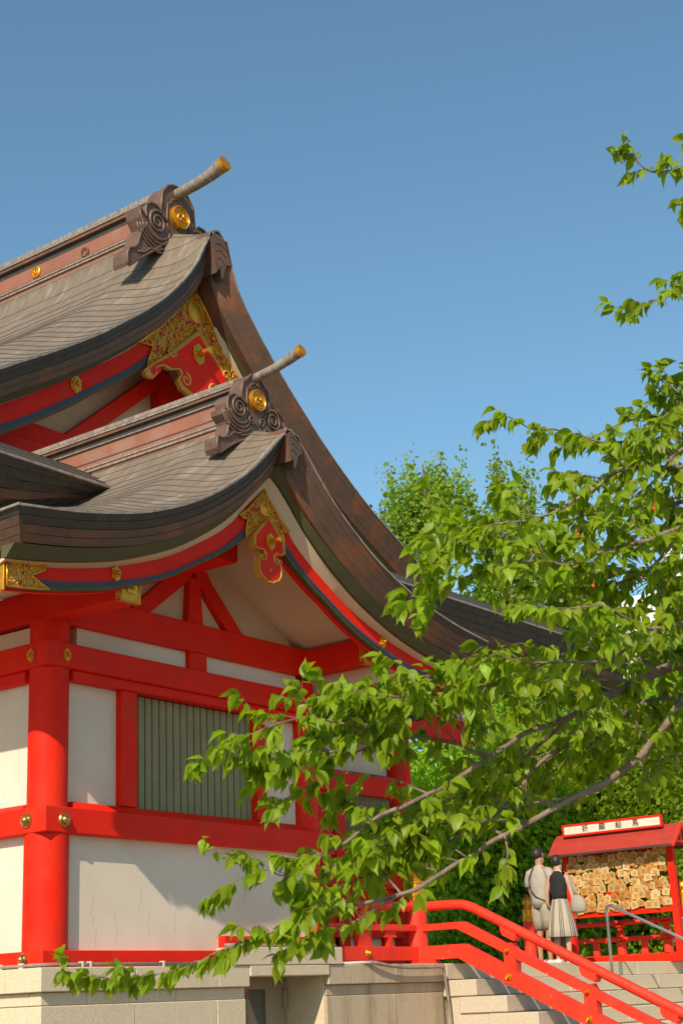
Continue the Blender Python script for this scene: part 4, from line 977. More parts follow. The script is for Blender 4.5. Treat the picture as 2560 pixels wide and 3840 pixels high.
# steel handrail on the steps
hr = root('steel_handrail', (19.45, 10.1, 1.785), 'bent steel tube handrail standing on the stone steps in front of the stand', 'handrail')
b = MB(); b.tube([(19.45, 10.10, 1.785, .021), (19.45, 10.10, 2.62, .021), (19.45, 10.095, 2.665, .021), (19.45, 10.075, 2.695, .021), (19.45, 10.04, 2.705, .021), (19.45, 10.0, 2.695, .021), (19.45, 9.0, 2.205, .021), (19.45, 7.2, 1.32, .021)], 14); b.build('rail_tube', metal, hr, True)
b = MB(); b.tube([(19.45, 7.9, .80, .021), (19.45, 7.9, 1.66, .021)], 14); b.build('rail_tube', metal, hr, True)
b = MB(); b.lathe((19.45, 10.10, 1.7855), [(.05, 0), (.05, .008), (.03, .012)], 16); b.build('base_flange', metal, hr, 'auto')
# iron fitting beside the right column
ip = box('iron_strap', mat('black_iron', (.05, .045, .04), .6), P, 13.80, 13.83, 10.72, 10.86, 2.0, 3.16, .003)
b = MB()
for k in range(6): b.box(13.796, 13.7985, 10.765, 10.815, 2.1+.17*k, 2.19+.17*k)
b.build('slot', black, ip)

# ------------------------------------------------------------------ people
skin_m = mat('tanned_skin', (0.42, 0.22, 0.13), 0.55, col2=(0.38, 0.19, 0.11), scale=8)
skin_f = mat('fair_skin', (0.52, 0.31, 0.21), 0.55, col2=(0.48, 0.28, 0.19), scale=8)
hairm = mat('dark_hair', (0.018, 0.013, 0.010), 0.5, col2=(0.035, 0.022, 0.015), scale=40, stretch=(1, 1, 6))
shirt = mat('cream_cotton', (0.42, 0.37, 0.31), 0.9, col2=(0.35, 0.31, 0.26), scale=7, bump=.4, bscale=20)
shorts = mat('beige_cotton', (0.38, 0.32, 0.24), 0.9, col2=(0.32, 0.27, 0.20), scale=7, bump=.4, bscale=20)
blackc = mat('black_knit', (0.014, 0.013, 0.014), 0.9, bump=.3, bscale=60)
skirtm = mat('cream_linen', (0.42, 0.35, 0.27), 0.9, bump=.2, bscale=30); stripe = mat('dark_stripe', (0.09, 0.075, 0.06), 0.9)
canvas = mat('white_canvas', (0.34, 0.29, 0.22), 0.9, bump=.4, bscale=30); paperb = mat('brown_paper', (0.12, 0.07, 0.045), 0.8)
shoe = mat('white_sneaker', (0.68, 0.66, 0.62), 0.7); blackl = mat('black_leather', (0.02, 0.02, 0.02), 0.5)
def skin(name, pts, edges, m, parent, rootv=0, sub=2):
    me = bpy.data.meshes.new('t'); me.from_pydata([p[:3] for p in pts], edges, [])
    o = bpy.data.objects.new('t', me); COL.objects.link(o)
    md = o.modifiers.new('s', 'SKIN'); md.use_smooth_shade = True
    for i, p in enumerate(pts):
        v = me.skin_vertices[0].data[i]; v.radius = (p[3], p[4] if len(p) > 4 else p[3]); v.use_root = (i == rootv)
    if sub: ms = o.modifiers.new('u', 'SUBSURF'); ms.levels = sub; ms.render_levels = sub
    dg = bpy.context.evaluated_depsgraph_get(); m2 = bpy.data.meshes.new_from_object(o.evaluated_get(dg))
    bpy.data.objects.remove(o); m2.materials.clear(); m2.materials.append(m)
    m2.polygons.foreach_set('use_smooth', [True]*len(m2.polygons))
    q = bpy.data.objects.new(name, m2); COL.objects.link(q); q.parent = parent; return q
def loc_mesh(name, b, m, parent, smooth=True):
    me = bpy.data.meshes.new(name); me.from_pydata(b.v, [], b.f)
    for q in (m if isinstance(m, list) else [m]): me.materials.append(q)
    bm = bmesh.new(); bm.from_mesh(me); bmesh.ops.recalc_face_normals(bm, faces=bm.faces); bm.to_mesh(me); bm.free()
    if smooth: me.polygons.foreach_set('use_smooth', [True]*len(me.polygons))
    o = bpy.data.objects.new(name, me); COL.objects.link(o); o.parent = parent; return o
def body(parent, H, m, arms, headturn, wide=1.0):
    k = H/1.70; V = []; E_ = []
    def v(x, y, z, r, r2=None): V.append((x*k, y*k, z*k, r*k, (r2 or r)*k)); return len(V)-1
    def e(a, c): E_.append((a, c))
    pel = v(0, 0, .93, .125*wide, .105); ab = v(.0, 0, 1.08, .115*wide, .09); ch = v(0, 0, 1.26, .13*wide, .095); nb = v(-.005, 0, 1.40, .07, .06)
    nk = v(.0, 0, 1.46, .048); jw = v(.012, 0, 1.545, .062); sk_ = v(.0, 0, 1.62, .082); tp = v(-.005, 0, 1.665, .055)
    e(pel, ab); e(ab, ch); e(ch, nb); e(nb, nk); e(nk, jw); e(jw, sk_); e(sk_, tp)
    ct, st_ = math.cos(headturn), math.sin(headturn)
    ns = v(.095*ct, .095*st_, 1.585, .013); e(sk_, ns)
    cn = v(.072*ct, .072*st_, 1.515, .024); e(jw, cn)
    for sgn in (1, -1):
        er = v(-.078*st_*sgn-.01*ct, .078*ct*sgn-.01*st_, 1.585, .016, .010); e(sk_, er)
    for sgn, A in ((1, arms[0]), (-1, arms[1])):
        sh = v(0, sgn*.165*wide, 1.375, .052); e(nb, sh)
        prev = sh; rs = (.042, .034, .024, .026)
        for (x, y, z), r in zip(A, rs): q = v(x, y, z, r); e(prev, q); prev = q
        hx, hy, hz_ = A[-1]; ox, oy, oz = A[-2]; d = Vector((hx-ox, hy-oy, hz_-oz)).normalized(); sd_ = d.cross(Vector((0, 1, 0))).normalized() if abs(d.y) < .9 else Vector((1, 0, 0))
        for j, (o_, L_) in enumerate(((-.026, .060), (-.009, .070), (.009, .066), (.026, .052))):
            a = Vector((hx, hy, hz_)) + d*.035 + sd_*o_; c = a + d*L_*.55 + Vector((0, -sgn*.006, 0)); f = c + d*L_*.45 + Vector((0, -sgn*.014, 0))
            i1 = v(*a, .010); i2 = v(*c, .009); i3 = v(*f, .008); e(prev, i1); e(i1, i2); e(i2, i3)
        tpos = Vector((hx, hy, hz_)) + sd_*.034 + d*.01; i1 = v(*tpos, .011); i2 = v(*(tpos+d*.035+sd_*.012), .009); e(prev, i1); e(i1, i2)
    for sgn in (1, -1):
        hp = v(0, sgn*.09, .87, .088); kn = v(.01, sgn*.095, .50, .055); cf = v(-.012, sgn*.097, .36, .052); an = v(-.01, sgn*.098, .09, .035); ft = v(.06, sgn*.105, .045, .036); to = v(.16, sgn*.115, .03, .028)
        e(pel, hp); e(hp, kn); e(kn, cf); e(cf, an); e(an, ft); e(ft, to)
    return skin('body', V, E_, m, parent, 0, 1)
def hair(parent, H, bun, longer):
    k = H/1.70; b = MB(); n, mm = 22, 14; V = []; Fs = []
    for i in range(mm+1):
        th = math.pi*i/mm
        for j in range(n):
            ph = 2*math.pi*j/n; x, y, z = math.sin(th)*math.cos(ph), math.sin(th)*math.sin(ph), math.cos(th)
            if x > .25 and z < .35: s_ = .80
            elif z < -.45-longer: s_ = .80
            else: s_ = 1.0
            rr = s_*(1+.09*noise.noise(Vector((x*3.5, y*3.5, z*3.5)))+.03*noise.noise(Vector((x*11, y*11, z*7))))
            V.append(((-.012+.098*x*rr)*k, .080*y*rr*k, (1.622+.098*z*rr-(.012 if longer else 0))*k))
    for i in range(mm):
        for j in range(n): Fs.append((i*n+j, i*n+(j+1) % n, (i+1)*n+(j+1) % n, (i+1)*n+j))
    b.add(V, Fs); loc_mesh('hair', b, hairm, parent)
def shoes(parent, H):
    k = H/1.70
    for sgn in (1, -1):
        b = MB(); b.tube([(-.065*k, sgn*.098*k, .045, .030), (-.04*k, sgn*.098*k, .048, .043), (.03*k, sgn*.10*k, .05, .045), (.11*k, sgn*.108*k, .035, .040), (.17*k, sgn*.113*k, .028, .028), (.20*k, sgn*.115*k, .024, .010)], 12)
        loc_mesh('shoe', b, shoe, parent)
man = root('person', (20.55, 11.73, PLZ), 'man in cream T-shirt and beige shorts with a black shoulder bag, holding a paper bag', 'person'); man.rotation_euler = (0, 0, R(-14))
armsM = ([(.02, .235, 1.12), (.10, .25, .93), (.14, .24, .86), (.16, .235, .83)], [(-.01, -.235, 1.12), (.03, -.26, .90), (.045, -.262, .83), (.05, -.262, .79)])
body(man, 1.70, skin_m, armsM, R(-35)); hair(man, 1.70, False, 0); shoes(man, 1.70)
def loft(b, rings, n=28, close=True):
    V = []; Fs = []
    for (cx, cy, z, rx, ry) in rings:
        for j in range(n):
            a = 2*math.pi*j/n; wr = 1+.02*math.sin(5*a+z*20); V.append((cx+rx*wr*math.cos(a), cy+ry*wr*math.sin(a), z))
    for i in range(len(rings)-1):
        for j in range(n): Fs.append((i*n+j, i*n+(j+1) % n, (i+1)*n+(j+1) % n, (i+1)*n+j))
    if close: Fs += [tuple(range(n)), tuple(range((len(rings)-1)*n, len(rings)*n))]
    b.add(V, Fs)
b = MB(); loft(b, [(0, 0, .86, .125, .172), (0, 0, .95, .13, .170), (0, 0, 1.08, .125, .160), (0, 0, 1.22, .125, .172), (0, 0, 1.33, .118, .182), (0, 0, 1.39, .095, .165), (0, 0, 1.43, .075, .10), (0, 0, 1.455, .062, .065)])
for sgn in (1, -1): b.tube([(0, sgn*.13, 1.365, .066), (0, sgn*.19, 1.345, .075), (0, sgn*.225, 1.26, .072), (.005, sgn*.238, 1.17, .070), (.006, sgn*.238, 1.165, .058)], 16)
loc_mesh('t_shirt', b, shirt, man)
b = MB()
for sgn in (1, -1): b.tube([(0, sgn*.07, .90, .10), (0, sgn*.085, .80, .105), (.005, sgn*.092, .68, .095), (.01, sgn*.097, .54, .088), (.01, sgn*.097, .535, .070)], 20)
loft(b, [(0, 0, .84, .125, .165), (0, 0, .93, .122, .162)])
loc_mesh('shorts', b, shorts, man)
b = MB(); pts = [(.02*0, -.02, 1.445), (-.10, .05, 1.40), (-.145, .10, 1.25), (-.15, .08, 1.12), (-.145, -.02, 1.00), (-.09, -.14, .93), (.06, -.17, .95)]
b.tube([(*p, .010) for p in pts], 8); b.tube([(0, -.02, 1.45, .010), (.10, -.03, 1.38, .010), (.15, -.10, 1.2, .010), (.13, -.16, 1.0, .010)], 8); loc_mesh('bag_strap', b, blackl, man)
sbag = root('shoulder_bag', (20.60, 11.50, PLZ+.98), 'black shoulder bag hanging at the front of the man in the cream T-shirt', 'bag'); sbag.rotation_euler = (0, 0, R(-14))
b = MB(); b.box(-.09, .13, -.06, .06, -.12, .10, .03); loc_mesh('bag_body', b, blackl, sbag, False)
pb = root('paper_bag', (20.54, 11.455, PLZ+.28), 'dark brown paper carrier bag hanging from the hand of the man in shorts', 'bag'); pb.rotation_euler = (0, 0, R(-20))
b = MB(); b.box(-.15, .15, -.055, .055, 0, .33, .004); loc_mesh('bag_body', b, paperb, pb, False)
b = MB()
for s_ in (-1, 1): b.tube([(-.07, .04*s_, .33, .004), (-.03, .02*s_, .46, .004), (.0, .0, .485, .004), (.03, .02*s_, .46, .004), (.07, .04*s_, .33, .004)], 6)
loc_mesh('handle', b, blackl, pb)
wom = root('person', (20.38, 11.33, PLZ), 'woman in black sleeveless top and striped cream skirt, seen from behind beside the man', 'person'); wom.rotation_euler = (0, 0, R(4))
armsW = ([(.0, .215, 1.13), (.03, .235, .95), (.10, .22, .88), (.13, .21, .86)], [(.0, -.21, 1.13), (.02, -.235, .92), (.05, -.24, .84), (.06, -.24, .80)])
body(wom, 1.57, skin_f, armsW, R(-10), .88); hair(wom, 1.57, True, .35); shoes(wom, 1.57)
k = 1.57/1.70
b = MB(); loft(b, [(0, 0, .93, .098, .118), (0, 0, 1.0, .095, .115), (0, 0, 1.10, .098, .124), (0, 0, 1.20, .10, .138), (0, 0, 1.27, .088, .128), (0, 0, 1.305, .07, .09), (0, 0, 1.335, .055, .058)])
loc_mesh('sleeveless_top', b, blackc, wom)
b = MB(); n = 96; rings = [(1.03, .118, .100), (.98, .128, .112), (.85, .17, .145), (.70, .20, .17), (.55, .225, .19), (.43, .245, .205), (.425, .24, .20)]; V = []; Fs = []
for z, ry, rx in rings:
    for j in range(n):
        a = 2*math.pi*j/n; w_ = 1 + .035*math.sin(9*a)*(1.03-z)/.5
        V.append((rx*w_*math.cos(a)*k, ry*w_*math.sin(a)*k, z*k))
for i in range(len(rings)-1):
    for j in range(n): Fs.append((i*n+j, i*n+(j+1) % n, (i+1)*n+(j+1) % n, (i+1)*n+j))
me = bpy.data.meshes.new('skirt'); me.from_pydata(V, [], Fs); me.materials.append(skirtm); me.materials.append(stripe)
me.polygons.foreach_set('material_index', [1 if ((f % n) % 12) in (3, 5, 7) else 0 for f in range(len(Fs))]); me.polygons.foreach_set('use_smooth', [True]*len(Fs))
o = bpy.data.objects.new('skirt', me); COL.objects.link(o); o.parent = wom
tb_ = root('tote_bag', (20.40, 11.06, PLZ+.86), 'white canvas shoulder bag with a wide strap at the right side of the woman', 'bag')
b = MB(); loft(b, [(0, -.02, -.14, .04, .09), (0, -.02, -.11, .07, .12), (0, -.02, -.02, .065, .125), (0, -.01, .06, .05, .10), (0, 0, .11, .03, .05)], 20); loc_mesh('bag_body', b, canvas, tb_)
b = MB(); b.tube([(0, .0, .10, .022), (-.03, .08, .30, .018), (-.02, .13, .41, .016), (.03, .12, .40, .016), (.06, .04, .2, .018), (.03, 0, .08, .02)], 8); loc_mesh('strap', b, canvas, tb_)

# ------------------------------------------------------------------ background: small shrine, white building, trees
ss = root('small_shrine', (28.3, 19.6, 0), 'small distant shrine roof with a curved gable verge seen past the newel post', 'shrine')
tss = smooth_table([(0, 5.1), (.3, 4.75), (.62, 4.27), (.88, 3.73), (1.12, 3.30), (1.40, 2.95), (1.7, 2.72)], 1)
P_ = P; P = ss
for sg in (-1, 1):
    strip_sweep('verge', brown, 28.45, sg, tss, [(0, 19.0), (.16, 19.05), (.16, 22), (0, 22)], 0, 1.7, 14, ss)
    strip_sweep('bargeboard', red, 28.45, sg, tss, [(.26, 19.2), (.42, 19.2), (.42, 19.27), (.26, 19.27)], 0, 1.55, 14, ss)
b = MB(); b.box(27.5, 29.4, 19.9, 21.9, 0, 3.2); b.prism_y([(27.4, 3.2), (29.5, 3.2), (28.45, 4.7)], 19.9, 21.9); b.build('wall', board, ss)
P = P_
wb = root('white_building', (80, 30, 0), 'white modern building glimpsed between the trees at the right edge', 'building')
b = MB(); b.box(72, 100, 18, 36.5, 0, 21.5); b.box(74, 100, 24, 33, 21.5, 24.5); b.build('wall', whiteb, wb)
for i in range(5):
    for j in range(5): box('window', glass, wb, 71.95, 71.99, 20+3.1*i, 21.6+3.1*i, 4+3.4*j, 5.6+3.4*j, 0)
rng = np.random.default_rng(5)
def leaf_cloud(name, C, size, m, parent, origin, updown=.35):
    """many small leaf faces (a bent pair of triangles each) around the centres C"""
    n = len(C); 
    a = rng.normal(size=(n, 3)); a /= np.linalg.norm(a, axis=1)[:, None]
    c = np.cross(a, rng.normal(size=(n, 3))); c /= np.linalg.norm(c, axis=1)[:, None]
    s_ = size*rng.uniform(.6, 1.3, size=(n, 1)); nrm = np.cross(a, c)
    V = np.empty((n, 4, 3)); V[:, 0] = C - a*s_*.5; V[:, 1] = C + c*s_*.42 + nrm*s_*.12; V[:, 2] = C + a*s_*.5; V[:, 3] = C - c*s_*.42 + nrm*s_*.12
    V = V.reshape(-1, 3) - np.array(origin); me = bpy.data.meshes.new(name); me.vertices.add(n*4); me.vertices.foreach_set('co', V.ravel())
    idx = (np.arange(n)[:, None]*4 + np.array([[0, 1, 2, 0, 2, 3]])).ravel()
    me.loops.add(n*6); me.loops.foreach_set('vertex_index', idx); me.polygons.add(n*2)
    me.polygons.foreach_set('loop_start', np.arange(n*2)*3); me.polygons.foreach_set('loop_total', np.full(n*2, 3)); me.materials.append(m); me.update(); me.validate()
    o = bpy.data.objects.new(name, me); COL.objects.link(o); o.parent = parent; return o
def shoot_tree(name, x, y, h, rad, nshoot, nleaf, size, label, m, zlow, seed, cat='tree', droop=0, spread=.16, group=None, tr=.22, plume=True):
    random.seed(seed); t = root(name, (x, y, 0), label, cat, group); b = MB(); lean = random.uniform(-.3, .3)
    trunk = [(x+lean*i/8, y+.1*math.sin(i), h*.93*i/8, max(.03, tr*(1-i/8.6))) for i in range(9)]
    b.tube(trunk, 10); b.build('trunk', bark2, t, True)
    C = []; W = []; b = MB()
    for i in range(nshoot):
        f = random.random()**.85; z0 = zlow + (h*.86-zlow)*f; a = random.uniform(0, 2*math.pi)
        rmax = rad*(1-f**2.2*.75)*(0.55+.45*min(1, f*4+.3))*random.uniform(.45, 1.15); rise = random.uniform(.35, 1.1)*(1-droop)
        L = []; px, py, pz = x+lean*z0/h, y, z0
        for j in range(6):
            u = j/5; r_ = rmax*(u**.8); L.append(np.array((px+r_*math.cos(a+.25*u), py+r_*math.sin(a+.25*u), min(h, pz+rmax*rise*u**1.6+random.uniform(-.08, .08)))))
        b.tube([(*L[0], .05), (*L[2], .035), (*L[4], .018)], 5)
        for j in range(1, 6):
            w_ = (.35+.65*j/5)
            if plume:
                C.append(L[j]); W.append(w_*.5)
                hh_ = random.uniform(.5, 1.7)*min(1.0, .4+j/5)
                for q in range(7):
                    C.append(L[j]+np.array((random.gauss(0, .05), random.gauss(0, .05), hh_*q/6))); W.append(w_*.42*(1-.55*q/6))
            else:
                C.append(L[j]); W.append(w_)
                for _ in range(2):
                    C.append(L[j]+np.array((random.gauss(0, .3), random.gauss(0, .3), random.uniform(.1, .7)*(1-droop*1.6)))); W.append(w_*.8)
    b.build('limb', bark2, t, True)
    C = np.array(C); W = np.array(W); W /= W.sum()
    pick = rng.choice(len(C), size=nleaf, p=W); base = C[pick]
    off = rng.normal(size=(nleaf, 3))*np.array([spread*1.2, spread*1.2, spread*1.6])
    o = leaf_cloud('crown', base+off, size, m, t, (x, y, 0)); o['kind'] = 'stuff'
    return t
gk = 'ginkgo trees behind the shrine'
shoot_tree('ginkgo_tree', 33.6, 21.6, 16.9, 2.5, 46, 21000, .13, 'tall ginkgo with upright shoots, its top against the sky just right of the roofs', ginkM, 4, 1, spread=.105, group=gk)
shoot_tree('ginkgo_tree', 33.4, 23.4, 15.5, 2.0, 30, 12000, .13, 'shorter ginkgo whose feathery crown meets the roof verge, leftmost of the trees', ginkM, 4, 2, spread=.105, group=gk)
shoot_tree('ginkgo_tree', 37.2, 21.4, 18.0, 1.9, 36, 15000, .14, 'narrow ginkgo with a pointed top, half hidden by the cherry branches', ginkM, 5, 3, spread=.105, group=gk)
shoot_tree('ginkgo_tree', 41.3, 21.6, 15.6, 3.4, 80, 26000, .15, 'broad ginkgo filling the gap above the skirt roof, darker inside', ginkM, 3, 4, spread=.15, group=gk)
shoot_tree('ginkgo_tree', 41.5, 18.4, 13.2, 3.0, 70, 20000, .15, 'ginkgo in front of the white building at the far right', ginkM, 3, 6, spread=.15, group=gk)
shoot_tree('ginkgo_tree', 39.5, 24.2, 13.4, 3.2, 66, 20000, .15, 'rear ginkgo seen through the gaps of the trees before it', ginkM, 3, 7, spread=.15, group=gk)
gb = 'leafy trees behind the stand'
for i, (x, y, h, r_, lb) in enumerate(((26.2, 17.2, 6.6, 2.1, 'dense green tree standing right behind the newel post and curved rail'), (26.0, 15.4, 6.2, 1.9, 'dense green tree directly behind the two people'), (27.3, 15.3, 7.4, 2.2, 'taller leafy tree rising above the left end of the stand roof'),
        (28.2, 13.9, 7.2, 2.2, 'leafy tree behind the sign board of the stand'), (28.9, 12.4, 7.0, 2.2, 'leafy tree behind the right end of the stand'), (31.0, 17.5, 8.6, 2.6, 'back row tree closing the gap over the people'), (32.5, 15.0, 9.2, 2.8, 'tall back row tree right of the ginkgos, above the stand'))):
    shoot_tree('broadleaf_tree', x, y, h, r_, 95, 26000, .115, lb, bushM, .3, 20+i, droop=.25, spread=.25, group=gb, tr=.13, plume=False)
hg = root('hedge', (24.5, 14.5, 0), 'low yellow green shrubs beyond the rear balustrade', 'hedge')
n = 30000; Cc = np.stack([rng.uniform(23.6, 25.4, n), rng.uniform(9.5, 21, n), rng.uniform(.2, 1.0, n)**.5*2.1 - .1], 1); Cc[:, 2] += .25*np.sin(Cc[:, 1]*3.1)+.2*np.sin(Cc[:, 0]*5)
o = leaf_cloud('foliage', Cc, .085, bushM, hg, (24.5, 14.5, 0)); o['kind'] = 'stuff'

